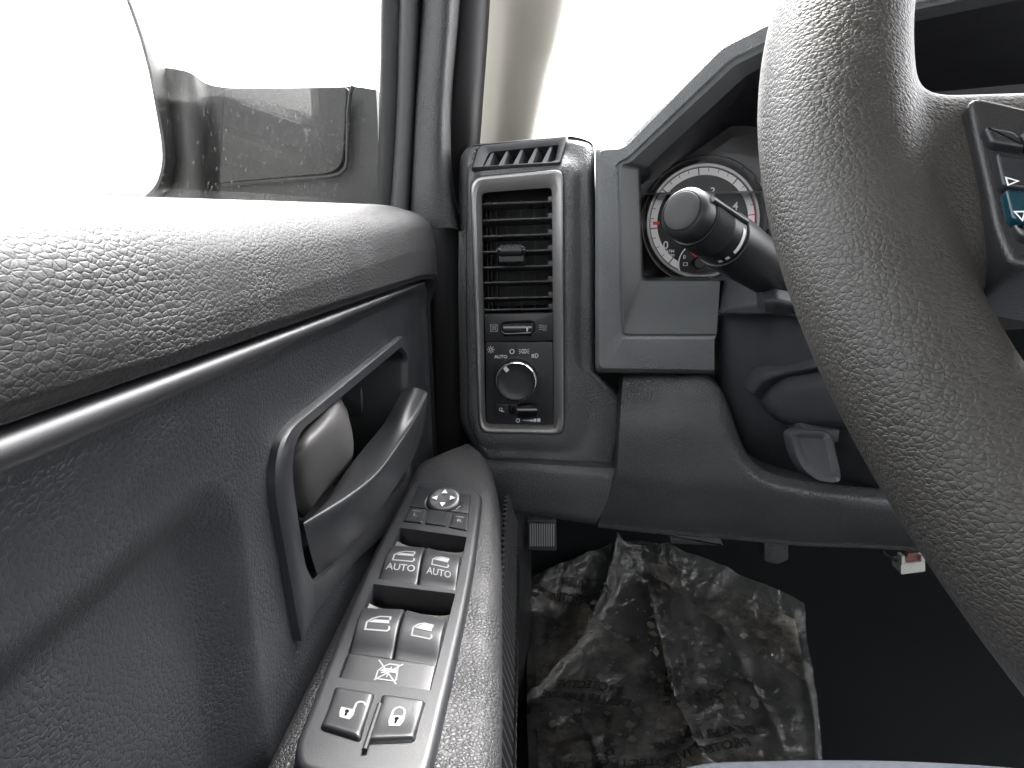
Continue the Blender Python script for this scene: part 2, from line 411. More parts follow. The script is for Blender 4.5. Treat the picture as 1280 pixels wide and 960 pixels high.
# grab handle
hr = [[aX(398, 640, -.112), aX(432, 590, -.108), aX(455, 560, -.106), aX(478, 532, -.103), aX(494, 505, -.099), aX(505, 486, -.100)],
      [aX(386, 648, -.104), aX(437, 608, -.098), aX(462, 578, -.095), aX(488, 543, -.091), aX(505, 512, -.088), aX(518, 484, -.089)],
      [aX(380, 652, -.101), aX(440, 613, -.091), aX(473, 584, -.086), aX(499, 548, -.084), aX(518, 518, -.082), aX(532, 489, -.083)],
      [aX(381, 660, -.100), aX(441, 620, -.089), aX(475, 592, -.084), aX(501, 556, -.082), aX(520, 526, -.080), aX(534, 497, -.081)],
      [aX(388, 690, -.100), aX(438, 650, -.091), aX(475, 617, -.087), aX(499, 586, -.085), aX(518, 556, -.084), aX(531, 522, -.084)],
      [aX(396, 716, -.102), aX(433, 686, -.097), aX(466, 650, -.093), aX(496, 606, -.090), aX(515, 575, -.090), aX(527, 545, -.090)],
      [aX(399, 716, -.108), aX(436, 682, -.104), aX(466, 645, -.101), aX(494, 602, -.098), aX(511, 572, -.098), aX(521, 545, -.098)]]
g = patch(hr, 8, 6); b = MB(); L = [list(r) for r in g]; L.append(L[0])
G2 = [[L[j][i] for j in range(len(L)-1)] for i in range(len(L[0]))]
b.loft(G2, closed=True, cap0=True, cap1=True); b.build('grab_handle', M['trim'], door, ang=50)

# armrest --------------------------------------------------------------
AZ = -.192
arm_px = [(330, 960), (545, 575), (563, 556), (590, 549), (612, 566), (624, 610), (627, 700), (628, 960)]
A = [aZ(p[0], p[1], AZ) for p in arm_px]
A = [np.array((A[0][0]-.02, -.25, AZ))]+[p for p in A[0:1]]+A[1:]+[np.array((A[-1][0], -.25, AZ))]
A[0][0] = -.104; A[1][0] = -.104; A[2][0] = -.104
A = rnd(A, [.01, .01, .01, .02, .02, .02, .02, .02, .05, .01], 6)
nn = np.array([0, 0, 1.]); B = MB()
lo = [inset(A, nn, .016)+np.array([0, 0, -.45])]
lo[0] = [p for p in lo[0]]
loops = [[np.array((p[0]-.012, p[1], p[2]-.42)) for p in A], [np.array((p[0]-.004, p[1], p[2]-.035)) for p in A], [p+np.array([0, 0, -.012]) for p in A]]
for k in range(1, 7):
    a = k/6*math.pi/2; loops.append([p for p in inset(A, nn, .011*(1-math.cos(a)))+np.array([0, 0, -.012+.012*math.sin(a)])])
ARM_B, ARM_TOP = B, loops
# speaker grille ribs on the door's lower inner side
B = MB()
xr = A[20][0]
for i in range(46):
    y = .16+i*.0085; x0 = np.interp(y, [.2, .6], [aZ(628, 900, AZ)[0], aZ(627, 660, AZ)[0]])
    B.tube([(x0-.006, y, AZ-.035), (x0+.0015, y, AZ-.06), (x0+.002, y, AZ-.10), (x0-.004, y, AZ-.2)], .0022, 6)
B.build('speaker_grille', M['matte'], door)

# switch panel ------------------------------------------------------------
SZ = AZ+.0015
def sp(px, py, h=0.0): return aZ(px, py, SZ+h)
bez = [(514, 607), (556, 606), (604, 620), (590, 740), (541, 962), (528, 1000), (372, 975), (368, 944), (447, 742)]
def bl(h, ins_=0.0, r=(.010, .012, .013, .05, .02, .012, .012, .02, .05)):
    P = rnd([aZ(p[0], p[1], SZ) for p in bez], r, 6)
    return list(inset(P, nn, ins_)+np.array([0, 0, h]))
wellA = [(500, 667), (584, 679), (570, 747), (472, 732)]
wellB = [(466.6, 738.5), (569.7, 751), (538.8, 874), (423, 857.3)]
lockO = [(417, 870), (533, 888), (521, 940), (500, 950), (455, 944), (401, 926)]
# bezel with real openings: plate built from strips around the two wells
B = MB()
B.loft([bl(-.004), bl(.0012), bl(.0026, .0004), bl(.0036, .0013), bl(.0040, .0026), bl(.0040, .0034)], cap1=False)
inner = bl(.0040, .0034)
# top plate = polygon fill with holes via bmesh triangle fill
def plate(outer, holes, depth=.012):
    bm = bmesh.new(); es = []
    for L in [outer]+holes:
        vv = [bm.verts.new(tuple(p)) for p in L]; es += [bm.edges.new((vv[i], vv[(i+1) % len(vv)])) for i in range(len(vv))]
    bmesh.ops.triangle_fill(bm, edges=es, use_beauty=True, use_dissolve=False)
    vs = [tuple(v.co) for v in bm.verts]; bm.verts.index_update(); fs = [tuple(v.index for v in f.verts) for f in bm.faces]; bm.free(); return vs, fs
TOPH = .0040
hol = [p+np.array([0, 0, AZ-p[2]]) for p in bl(0, .004)]
vs, fs = plate(ARM_TOP[-1], [hol]); ARM_B.loft(ARM_TOP, cap1=False); ARM_B.add(vs, fs); ARM_B.build('armrest', M['armrest'], door, ang=60)
def poly(P, h, r): return [np.array(p) for p in rnd([aZ(p[0], p[1], SZ)+np.array([0, 0, h]) for p in P], r, 5)]
cap_area = [(520, 614), (592, 628), (585.5, 673.5), (502, 660.5)]
holes = [poly(wellA, TOPH, .001), poly(wellB, TOPH, .001)]
vs, fs = plate(inner, holes); B.add(vs, fs)
for Hh in holes: B.loft([Hh, [p+np.array([0, 0, -.0005]) for p in inset(Hh, nn, .0003)], [p+np.array([0, 0, -.016]) for p in Hh]], cap1=False)
swp = B.build('switch_panel', M['bezel_black'], door, ang=40)
# dusty cups in the wells
for wl in (wellA, wellB):
    B = MB(); P = [aZ(p[0], p[1], SZ) for p in wl]
    tl, tr, br, blw = P
    g = []
    for t in np.linspace(0, 1, 14):
        a = tl+(blw-tl)*t; c = tr+(br-tr)*t; z = -.011+.0085*float(ss(.03, .16, t))
        g.append([np.array((*(a+(c-a)*s)[:2], SZ+z+ .0025*(abs(s-.5)*2)**6)) for s in np.linspace(0, 1, 15)])
    B.grid(g); q = (tl+tr)/2+(blw-tl)*.2
    B.tube([(q[0], q[1]+.003, SZ-.006), (q[0], q[1], SZ-.003), (q[0]-.0015, q[1]-.006, SZ-.001)], [.0006, .0014, .0018], 8)
    B.build('finger_well', M['well'], swp)

def frm(c, du, dv, up=(0, 0, 1)):
    du = np.array(du, float); dv = np.array(dv, float); up = np.array(up, float)
    return lambda u, v, h: c+du*u+dv*v+up*h
def win_icon(B, fr, w, hh, m=1, half=False):
    o = [(-.5, -.5), (.42, -.5), (.5, -.4), (.42, .5), (-.02, .5), (-.3, .28), (-.5, -.02)]
    o = [(a*w, c*hh) for a, c in o]; B.stroke(o, w*.075, fr, m, closed=True)
    B.fill([(-.42*w, -.02*hh), (.45*w, -.02*hh), (.40*w, .22*hh), (-.22*w, .22*hh)] if not half else [(-.42*w, -.02*hh), (.44*w, -.02*hh), (.38*w, .42*hh), (-.02*w, .42*hh), (-.22*w, .22*hh)], fr, m)
def key(quad, h_top, tiltup=0.0, bev=.0012, name='window_switch', parent=None, curve=.0, deco=None, r=.0012, base=-.01, ink='ink_soft'):
    """switch cap: quad px corners tl,tr,br,bl; top surface curved along its length"""
    P = [aZ(p[0], p[1], SZ) for p in quad]; tl, tr, br, bl_ = P
    def S(s, t):
        p = (tl+(tr-tl)*s)*(1-t)+(bl_+(br-bl_)*s)*t
        z = SZ+h_top+tiltup*t+curve*math.sin(math.pi*min(1, t*1.1))
        e = min(s, 1-s)*np.linalg.norm(tr-tl); f = min(t, 1-t)*np.linalg.norm(tl-bl_)
        for d in (e, f):
            if d < bev: z -= bev-math.sqrt(max(0, bev*bev-(bev-d)**2))
        return np.array((p[0], p[1], z))
    def st(n, L):
        k = bev/L; return np.concatenate([np.linspace(0, k, 5), np.linspace(k, 1-k, n)[1:-1], np.linspace(1-k, 1, 5)])
    ss_ = st(10, np.linalg.norm(tr-tl)); ts = st(14, np.linalg.norm(tl-bl_))
    g = [[S(s, t) for s in ss_] for t in ts]
    B = MB(); B.grid(g)
    edge = list(g[0])+[r_[-1] for r_ in g[1:]]+g[-1][::-1][1:]+[r_[0] for r_ in g[::-1]][1:-1]
    B.loft([edge, [np.array((p[0], p[1], SZ+base)) for p in edge]], cap1=True)
    W = np.linalg.norm(tr-tl)
    def fr(u, v, h):   # u,v in metres from cap centre, v away from viewer
        Lh = np.linalg.norm((tl+tr)/2-(bl_+br)/2)
        s = .5+u/W; t = .5-v/Lh; q = S(min(.96, max(.04, s)), min(.96, max(.04, t))); return q+np.array([0, 0, h])
    if deco: deco(B, fr)
    return B.build(name, [M['button'], M[ink], M['ink_dim'], M['gloss']], parent, ang=40)
wq = [[(490, 694), (532.8, 697), (521.5, 737), (473, 731.5)], [(534.2, 697), (577.5, 709), (570, 745.8), (522.7, 737.2)],
      [(454, 774), (507, 776), (490.5, 831.5), (437, 825)], [(508.4, 776.5), (559.5, 791), (546, 840.8), (492, 832)]]
def dA(auto):
    def f(B, fr):
        win_icon(B, lambda u, v, h: fr(u+.0005, v+(.003 if auto else .002), h), .0115, .0095)
        if auto: B.text('AUTO', .0062, fr, 1 if auto == 2 else 2, at=(0, -.0068), sx=.9)
    return f
def dB(B, fr): win_icon(B, lambda u, v, h: fr(u+.001, v+.002, h), .0105, .0095, half=True)
def dC(B, fr):
    win_icon(B, lambda u, v, h: fr(u, v+.003, h), .0105, .009, 1, half=True); B.text('AUTO', .0062, fr, 1, at=(0, -.0062), sx=.9)
for q, d in zip(wq, (dA(1), dC, dA(0), dB)):
    key(q, .0065, tiltup=-.004, curve=.003, parent=swp, deco=d)
def dlock(B, fr):
    w = .009; win_icon(B, fr, w, .009); B.stroke([(-.0055, .006), (.005, -.006)], .0007, fr); B.stroke([(.0058, .0055), (-.005, -.0055)], .0007, fr)
    B.stroke([(-.003, -.001), (.003, .001)], .0006, fr); B.stroke([(0, -.003), (.001, .003)], .0006, fr)
key([(436.5, 826.5), (546.3, 842), (538, 874), (424, 857)], .0045, tiltup=-.002, parent=swp, deco=dlock, name='window_lockout_switch')
# door lock rocker: two halves
def lk(open_):
    def f(B, fr):
        B.fill([(-.0022, -.0048), (.0022, -.0048), (.003, -.002), (.003, .001), (-.003, .001), (-.003, -.002)], fr, 1)
        B.stroke([(0, -.001), (0, -.0035)], .0009, fr, 3, h=.0004); B.fill(circ((0, -.0008), .0009, 10), fr, 3, h=.0004)
        if open_: B.stroke([(.0024, .001), (.0026, .003)]+circ((.0048, .0036), .0022, 8, 180, 20), .0009, fr)
        else: B.stroke([(-.0024, .001), (-.0024, .003)]+circ((0, .003), .0024, 8, 180, 0)+[(.0024, .001)], .0009, fr)
    return f
for q, o_ in (([(419, 870), (471, 878.5), (452, 941), (400, 924)], 1), ([(477.5, 879.5), (534, 888.5), (520, 940), (457, 943)], 0)):
    key(q, .0058, curve=-.0008, bev=.0025, base=.001, parent=swp, deco=lk(o_), name='door_lock_switch')
B = MB(); a, c = aZ(474.5, 881, SZ+.005), aZ(455.5, 938, SZ+.005); B.tube([a, c], .0011, 8); B.build('divider', M['matte'], swp)
# mirror adjusting block
def flatpoly(P, z0, z1, bev, mat, name, deco=None, r=.001):
    B = MB(); Q = rnd([aZ(p[0], p[1], SZ)+np.array([0, 0, z0]) for p in P], r, 4); B.prism(Q, (0, 0, z1-z0), bev)
    if deco: deco(B)
    return B.build(name, mat, swp)
flatpoly([(524, 613), (589, 626), (586, 650), (512, 641)], .002, .0046, .0005, [M['button']], 'mirror_control_plate')
kc = aZ(555.5, 638, SZ); B = MB(); K = 32
KT = math.radians(17)
def ktilt(x, y, z): return kc+np.array([x, y*math.cos(KT)-(z-.0045)*math.sin(KT), .0045+.001+y*math.sin(KT)*(1 if z > .0055 else .55)+(z-.0045)*math.cos(KT)])
def kr(r, z): return [ktilt(r*math.cos(a), r*1.12*math.sin(a), z) for a in np.linspace(0, 2*math.pi, K, endpoint=False)]
B.loft([kr(.0128, .0045), kr(.0128, .0052), kr(.0118, .0050), kr(.0112, .0062), kr(.0110, .0072), kr(.0100, .0080), kr(.0085, .0082), kr(.006, .0079), kr(.003, .0077)], cap1=True)
kf = lambda u, v, h: ktilt(u, v*1.12, .0084+h)
for a in range(0, 360, 90):
    ca, sa = math.cos(math.radians(a)), math.sin(math.radians(a)); rt = lambda x, y: (x*ca-y*sa, x*sa+y*ca)
    B.fill([rt(.0042, -.0019), rt(.0078, 0), rt(.0042, .0019)], kf, 1)
B.build('mirror_knob', [M['button'], M['ink']], swp, ang=40)
def sel(ch):
    def f(B, fr):
        if ch: B.text(ch, .0055, fr, 1, at=(.000, -.0006)); B.stroke([(-.003, .0052), (.003, .0052)], .0006, fr, 2)
    return f
for q, ch in (([(513.5, 642.5), (532.8, 645), (528, 662.5), (504.5, 660)], 'L'), ([(537, 645), (561.5, 649), (558, 666.5), (531.5, 663)], ''), ([(565.5, 649.5), (586.5, 652), (584.5, 672), (561.5, 667.5)], 'R')):
    key(q, .0050, curve=.0, bev=.0008, base=.001, parent=swp, deco=sel(ch), name='mirror_select_switch')

# window frame, seal and glass ---------------------------------------------
def strip(name, rows, mat, parent, nu=4, nv=8, thick=(0, .01, 0), ang=50):
    g = patch(rows, nu, nv); B = MB(); B.grid(g)
    edge = list(g[0])+[r_[-1] for r_ in g[1:]]+g[-1][::-1][1:]+[r_[0] for r_ in g[::-1]][1:-1]
    B.loft([edge, [p+np.array(thick) for p in edge]], cap1=False)
    return B.build(name, mat, parent, ang=ang)
strip('window_channel', [[aY(478, -160, .635), aY(482, -160, .628), aY(500, -160, .628), aY(506, -160, .635)], [aY(474, 130, .635), aY(479, 130, .628), aY(496, 130, .628), aY(500, 130, .635)], [aY(470, 272, .635), aY(475, 272, .628), aY(489, 275, .628), aY(494, 275, .635)]], M['rubber'], door)
strip('frame_trim', [[aY(503, -160, .632), aY(508, -160, .618), aY(528, -160, .616), aY(535, -160, .63)], [aY(495, 130, .632), aY(500, 130, .618), aY(516, 130, .616), aY(522, 130, .63)], [aY(486, 278, .632), aY(491, 278, .618), aY(508, 278, .616), aY(514, 278, .63)]], M['frame_strip'], door)
strip('pillar_trim', [[aY(531, -170, .635), aY(540, -170, .615), aY(560, -170, .604), aY(575, -170, .61), aY(580, -170, .64)],
                      [aY(523, 0, .635), aY(533, 0, .615), aY(552, 0, .604), aY(566, 0, .61), aY(571, 0, .64)],
                      [aY(516, 130, .632), aY(524, 130, .613), aY(543, 130, .602), aY(556, 130, .608), aY(561, 130, .64)],
                      [aY(511, 220, .630), aY(520, 220, .612), aY(540, 220, .600), aY(556, 220, .606), aY(562, 220, .64)],
                      [aY(507, 285, .630), aY(520, 285, .612), aY(545, 285, .600), aY(566, 285, .606), aY(576, 290, .64)]], M['pillar_grain'], door, 6, 8, (0, .02, 0))
# glass
def glass_mat():
    m = bpy.data.materials.new('window_glass'); m.use_nodes = True; t = m.node_tree; t.nodes.clear()
    o = N(t, 'ShaderNodeOutputMaterial'); tr = N(t, 'ShaderNodeBsdfTransparent'); tr.inputs[0].default_value = (.97, .98, .975, 1)
    gl = N(t, 'ShaderNodeBsdfGlossy'); gl.inputs['Roughness'].default_value = .02
    fr = N(t, 'ShaderNodeFresnel'); fr.inputs[0].default_value = 1.45
    mul = N(t, 'ShaderNodeMath', operation='MULTIPLY'); mul.inputs[1].default_value = .05; t.links.new(fr.outputs[0], mul.inputs[0])
    m1 = N(t, 'ShaderNodeMixShader'); t.links.new(mul.outputs[0], m1.inputs[0]); t.links.new(tr.outputs[0], m1.inputs[1]); t.links.new(gl.outputs[0], m1.inputs[2])
    tc = N(t, 'ShaderNodeTexCoord'); n = N(t, 'ShaderNodeTexNoise'); n.inputs['Scale'].default_value = 420; n.inputs['Detail'].default_value = 2
    t.links.new(tc.outputs['Object'], n.inputs['Vector']); mr = N(t, 'ShaderNodeMapRange'); mr.inputs[1].default_value = .66; mr.inputs[2].default_value = .76; mr.inputs[4].default_value = .35
    t.links.new(n.outputs['Fac'], mr.inputs[0])
    n2 = N(t, 'ShaderNodeTexNoise'); n2.inputs['Scale'].default_value = 14; n2.inputs['Detail'].default_value = 6; n2.inputs['Roughness'].default_value = .7
    t.links.new(tc.outputs['Object'], n2.inputs['Vector']); mr2 = N(t, 'ShaderNodeMapRange'); mr2.inputs[1].default_value = .42; mr2.inputs[2].default_value = .75; mr2.inputs[4].default_value = .014
    t.links.new(n2.outputs['Fac'], mr2.inputs[0]); ad = N(t, 'ShaderNodeMath', operation='ADD', use_clamp=True); t.links.new(mr.outputs[0], ad.inputs[0]); t.links.new(mr2.outputs[0], ad.inputs[1])
    df = N(t, 'ShaderNodeBsdfDiffuse'); df.inputs[0].default_value = (.35, .35, .33, 1); tl = N(t, 'ShaderNodeBsdfTranslucent'); tl.inputs[0].default_value = (.3, .3, .29, 1)
    md = N(t, 'ShaderNodeMixShader'); t.links.new(df.outputs[0], md.inputs[1]); t.links.new(tl.outputs[0], md.inputs[2])
    m2 = N(t, 'ShaderNodeMixShader'); t.links.new(ad.outputs[0], m2.inputs[0]); t.links.new(m1.outputs[0], m2.inputs[1]); t.links.new(md.outputs[0], m2.inputs[2])
    t.links.new(m2.outputs[0], o.inputs[0]); return m
M['glass'] = glass_mat()
B = MB(); g0 = aY(479, 268, .632)
B.box(((g0[0]-.40)/2+.195, .15, .0), (.0015, .485, .001))
B = MB(); xb = g0[0]; B.loft([[(xb-.002, -.4, -.03), (xb-.002, .634, -.03), (xb+.06, .615, .45), (xb+.06, -.35, .45)], [(xb+.002, -.4, -.03), (xb+.002, .634, -.03), (xb+.064, .615, .45), (xb+.064, -.35, .45)]], cap0=True)
B.build('window_glass', M['glass'], door, smooth=False)

# side mirror (outside, fixed to the door)
B = MB(); MY = .70
g = patch([[aY(195, 84, MY+.01), aY(214, 86, MY-.01), aY(236, 90, MY-.015), aY(262, 106, MY+.005), aY(300, 110, MY+.01), aY(380, 112, MY+.012), aY(436, 108, MY+.012), aY(470, 112, MY+.012)],
           [aY(200, 140, MY+.01), aY(220, 140, MY-.02), aY(244, 140, MY-.02), aY(268, 140, MY+.0), aY(300, 150, MY), aY(380, 150, MY+.004), aY(436, 150, MY+.004), aY(472, 150, MY+.004)],
           [aY(204, 200, MY+.01), aY(222, 205, MY-.02), aY(250, 208, MY-.02), aY(274, 210, MY-.0), aY(300, 215, MY), aY(380, 215, MY+.002), aY(436, 214, MY+.002), aY(474, 215, MY+.002)],
           [aY(196, 262, MY+.01), aY(222, 262, MY-.01), aY(250, 264, MY-.01), aY(270, 266, MY+.005), aY(300, 270, MY+.005), aY(380, 276, MY+.005), aY(436, 278, MY+.005), aY(476, 282, MY+.005)]], 6, 10)
B.grid(g); edge = list(g[0])+[r_[-1] for r_ in g[1:]]+g[-1][::-1][1:]+[r_[0] for r_ in g[::-1]][1:-1]
B.loft([edge, [p+np.array([0, .05, 0]) for p in edge]], cap1=True)
mir = B.build('side_mirror', M['mirror_body'], door, ang=60)
# raised flag-shaped cover with an L-shaped gap
B = MB()
P = rnd([aY(p[0], p[1], MY+.001) for p in ((283, 112), (437, 110), (431, 216), (277, 230))], [.004, .004, .018, .004], 8); B.prism(P, (0, -.007, 0), .0015)
B.build('mirror_arm_cover', M['mirror_body'], mir)
B = MB(); B.tube([aY(p[0], p[1], MY-.006) for p in ((441, 107), (437.5, 118), (435, 140), (434, 200), (432, 210), (424, 218), (410, 221), (340, 226), (278, 231))], .0019, 8); B.build('cover_gap', M['matte'], mir)
rim = [(120, -150), (150, -30), (162, 0), (178, 45), (190, 90), (200, 145), (206, 180), (207, 205), (200, 232), (186, 248), (160, 262), (60, 285), (-160, 290), (-400, 300), (-420, -200)]
RP = rnd([aY(p[0], p[1], .66) for p in rim], .03, 5)
B = MB(); rl = [RP, [p+np.array([0, .01, 0]) for p in inset(RP, np.array([0, -1., 0]), -.001)], [p+np.array([.004, .09, 0]) for p in inset(RP, np.array([0, -1., 0]), .02)]]
B.loft([[p+np.array([0, .004, 0]) for p in inset(RP, np.array([0, -1., 0]), .003)], [p for p in inset(RP, np.array([0, -1., 0]), .0028)]]+rl, cap1=True); B.build('mirror_shell', M['mirror_body'], mir)
B = MB(); Q = inset(RP, np.array([0, -1., 0]), .0028); B.loft([[p+np.array([0, .003, 0]) for p in Q], [p+np.array([0, .006, 0]) for p in Q]], cap0=True, cap1=False); B.build('mirror_glass', M['mirror'], mir, smooth=False)

# ================================================================== BODY PILLAR
pil = thing('roof_pillar', (-.05, .78, .1), 'beige cloth covered front roof pillar between side window and windscreen', 'pillar')
strip('pillar_cover', [[aY(596, -400, .80), aY(610, -400, .775), aY(720, -400, .76), aY(775, -400, .78), aY(785, -400, .83)], [aY(594, 0, .80), aY(608, 0, .775), aY(660, 0, .76), aY(700, 0, .77), aY(708, 0, .83)],
                       [aY(590, 90, .80), aY(603, 90, .775), aY(645, 90, .76), aY(679, 90, .77), aY(684, 90, .83)], [aY(586, 180, .80), aY(597, 180, .775), aY(630, 180, .76), aY(660, 180, .77), aY(664, 180, .83)],
                       [aY(582, 230, .80), aY(590, 230, .775), aY(620, 230, .76), aY(650, 230, .77), aY(654, 230, .83)]], M['beige'], pil, 6, 8, (0, .03, 0))
strip('door_seal', [[aY(566, -200, .68), aY(580, -200, .66), aY(612, -200, .675), aY(618, -200, .72)], [aY(560, 0, .68), aY(576, 0, .66), aY(603, 0, .675), aY(609, 0, .72)],
                    [aY(552, 130, .68), aY(566, 130, .66), aY(594, 130, .675), aY(600, 130, .72)], [aY(530, 260, .69), aY(560, 260, .68), aY(584, 260, .69), aY(592, 260, .72)], [aY(524, 420, .69), aY(560, 420, .68), aY(584, 420, .69), aY(592, 420, .72)], [aY(524, 640, .69), aY(560, 640, .68), aY(590, 600, .69), aY(600, 600, .72)]], M['rubber'], pil, 6, 8, (0, .03, 0))
wind = thing('windscreen', (.6, .9, .2), 'clear curved windscreen glass above the dashboard, pale sky beyond', 'windscreen')
WIND = wind
# ================================================================== DASHBOARD
dash = thing('dashboard', (.1, .7, -.3), 'dark grey grained dashboard with side air vent, headlamp switch and gauge hood', 'dashboard')
def resample(P, c, n):
    """loop of px points -> n px points at equal angles about c"""
    P = np.array(P, float); c = np.array(c, float); out = []
    for a in np.linspace(0, 2*math.pi, n, endpoint=False):
        d = np.array([math.cos(a), math.sin(a)]); best = None
        for i in range(len(P)):
            p, q = P[i]-c, P[(i+1) % len(P)]-c; e = q-p; den = d[0]*e[1]-d[1]*e[0]
            if abs(den) < 1e-12: continue
            t = (p[0]*e[1]-p[1]*e[0])/den; s_ = (p[0]*d[1]-p[1]*d[0])/den
            if t > 0 and -1e-9 <= s_ <= 1+1e-9 and (best is None or t < best): best = t
        out.append(c+d*best)
    return out
def rnd2(P, r, n=6): return [q[:2] for q in rnd([np.array([p[0], p[1], 0.]) for p in P], r, n)]
def off2(P, d): return [q[:2] for q in inset([np.array([p[0], p[1], 0.]) for p in P], np.array([0, 0, 1.]), d)]
PC = (646, 380); NN = 360
bz_o = rnd2([(588, 222), (704, 211), (705, 543), (599, 541)], [16, 12, 12, 14]); bz_i = rnd2([(602, 241), (690, 234.5), (692, 531), (607, 529)], [7, 6, 5, 6])
VY = .62
body = [(575, 196), (586, 182), (712, 170), (724, 172), (742, 178), (744, 300), (745, 466), (778, 467), (778, 540), (769, 585), (700, 583), (606, 577), (592, 562), (576, 530), (573, 360)]
body = rnd2(body, [14, 10, 3, 6, 8, 2, 2, 2, 10, 4, 20, 14, 14, 20, 40])
def ringpts(P, Y, n=NN): return [aY(p[0], p[1], Y) for p in resample(P, PC, n)]
loops = [ringpts(off2(body, -1), VY+.13), ringpts(off2(body, 0), VY+.03), ringpts(off2(body, 1.5), VY+.012), ringpts(off2(body, 5), VY+.0055), ringpts(off2(body, 9), VY+.0035)]
rr = off2(bz_o, -15)
# clamp intermediate loops inside body
def mid(P, Q, t): return [a*(1-t)+b_*t for a, b_ in zip(P, Q)]
RB, RR, RO, RI = resample(off2(body, 9), PC, NN), resample(rr, PC, NN), resample(bz_o, PC, NN), resample(bz_i, PC, NN)
c_ = np.array(PC)
RR = [q if np.linalg.norm(q-c_) < np.linalg.norm(p-c_)-1.5 else p-(p-c_)/np.linalg.norm(p-c_)*1.5 for p, q in zip(RB, RR)]
RR2 = [q*.45+p*.55 for p, q in zip(RO, RR)]
pt = lambda P, Y: [aY(p[0], p[1], Y) for p in P]
loops += [pt(mid(RB, RR, .35), VY+.0055), pt(mid(RB, RR, .7), VY+.0045), pt(RR, VY+.0005), pt(RR2, VY-.001), pt(mid(RO, RR2, .12), VY-.0006), pt(RO, VY+.001), pt(RO, VY+.006)]
B = MB(); B.loft(loops, cap1=False)
Z212 = aY(640, 214, VY)[2]
B.v = [tuple(np.array(v)*(1+max(0, v[2]-Z212)*.86/VY)) if v[1] < VY+.02 else v for v in B.v]
# opening for the window demister vent cut into the top of the pod
pod = B.build('vent_surround', M['dash'], dash, ang=70)
def proj(P):
    c = np.asarray(P) @ R3; return np.stack([640+FPX*c[..., 0]/-c[..., 2], 480-FPX*c[..., 1]/-c[..., 2]], -1)
vs = np.array([v.co for v in pod.data.vertices])+OFF[dash]; pp = proj(vs)
HOLE = [(592, 211), (599, 186), (706, 174), (706, 178), (699, 203), (697, 204)]
kill = set(np.nonzero(inpoly(pp[:, 0], pp[:, 1], HOLE) & (vs[:, 1] < VY+.1))[0].tolist())
bm = bmesh.new(); bm.from_mesh(pod.data); bm.verts.ensure_lookup_table(); bmesh.ops.delete(bm, geom=[bm.verts[i] for i in kill], context='VERTS'); bm.to_mesh(pod.data); bm.free()
# silver frame
B = MB()
B.loft([pt(RO, VY+.004), pt(RO, VY-.0022), pt(mid(RO, RI, .06), VY-.0036), pt(mid(RO, RI, .18), VY-.0042), pt(mid(RO, RI, .45), VY-.0030), pt(mid(RO, RI, .92), VY+.003), pt(RI, VY+.0045), pt(RI, VY+.03)], cap1=False)
av = B.build('vent_frame', M['silver'], dash, ang=30)
# vent box
b1 = rnd2([(600, 239), (692, 232), (694, 391), (605, 393)], 5)
def lp2(P, Y): return [aY(p[0], p[1], Y) for p in P]
def shiftY(P, dY): return [p+np.array([0, dY, 0]) for p in P]
L0 = lp2(b1, VY+.006)
B = MB(); B.loft([L0, shiftY(L0, .055)], cap1=True); vb = B.build('air_vent', M['matte'], dash)
ysl = [255.5, 276, 296, 315.5, 335, 354, 373.5, 388]
for i, y in enumerate(ysl):
    l, r = aY(602, y, VY+.007), aY(691.5, y-3.5+i*.25, VY+.007)
    mid_ = (l+r)/2; w = (r-l)/2
    B = MB(); n = 7
    pr = [(0, 0), (.0008, -.0008), (.010, -.0032), (.022, -.0055), (.022, -.0042), (.010, -.0015), (.0006, .0010)]
    B.loft([[l+np.array([0, a, c]) for a, c in pr], [r+np.array([0, a, c]) for a, c in pr]], cap0=True)
    B.box(r+np.array([-.0022, .0010, .0022]), (.0020, .0012, .0022), bev=.0003)
    B.build('slat', M['slat'], vb, ang=30)
for i, x in enumerate([608, 613, 620, 634, 650, 667, 683]):
    t_, bt = aY(x, 250, VY+.030), aY(x+1.5, 388, VY+.030)
    B = MB(); B.box((t_+bt)/2+np.array([0, .012, 0]), (.0006, .006, (t_-bt)[2]/2)); B.build('fin', M['matte'], vb)
B = MB(); a, c = aY(621, 313.5, VY-.004), aY(657, 312.5, VY-.004); 
B.tube([a+np.array([.0035, 0, 0]), c-np.array([.0035, 0, 0])], .0058, 16, m=0, flat=.9)
B.tube([a, a+np.array([.0018, 0, 0]), a+np.array([.0036, 0, 0])], [.0028, .0046, .0050], 14, m=1)
B.tube([c, c-np.array([.0018, 0, 0]), c-np.array([.0036, 0, 0])], [.0028, .0046, .0050], 14, m=1)
B.box((a+c)/2+np.array([0, .008, -.006]), (.0105, .010, .0042), m=0, bev=.001)
for k in range(5): q = a+(c-a)*(.2+.15*k); B.box(q+np.array([0, -.0042, .0032]), (.0012, .0006, .0018), m=0)
B.build('vent_tab', [M['button'], M['gloss']], vb)
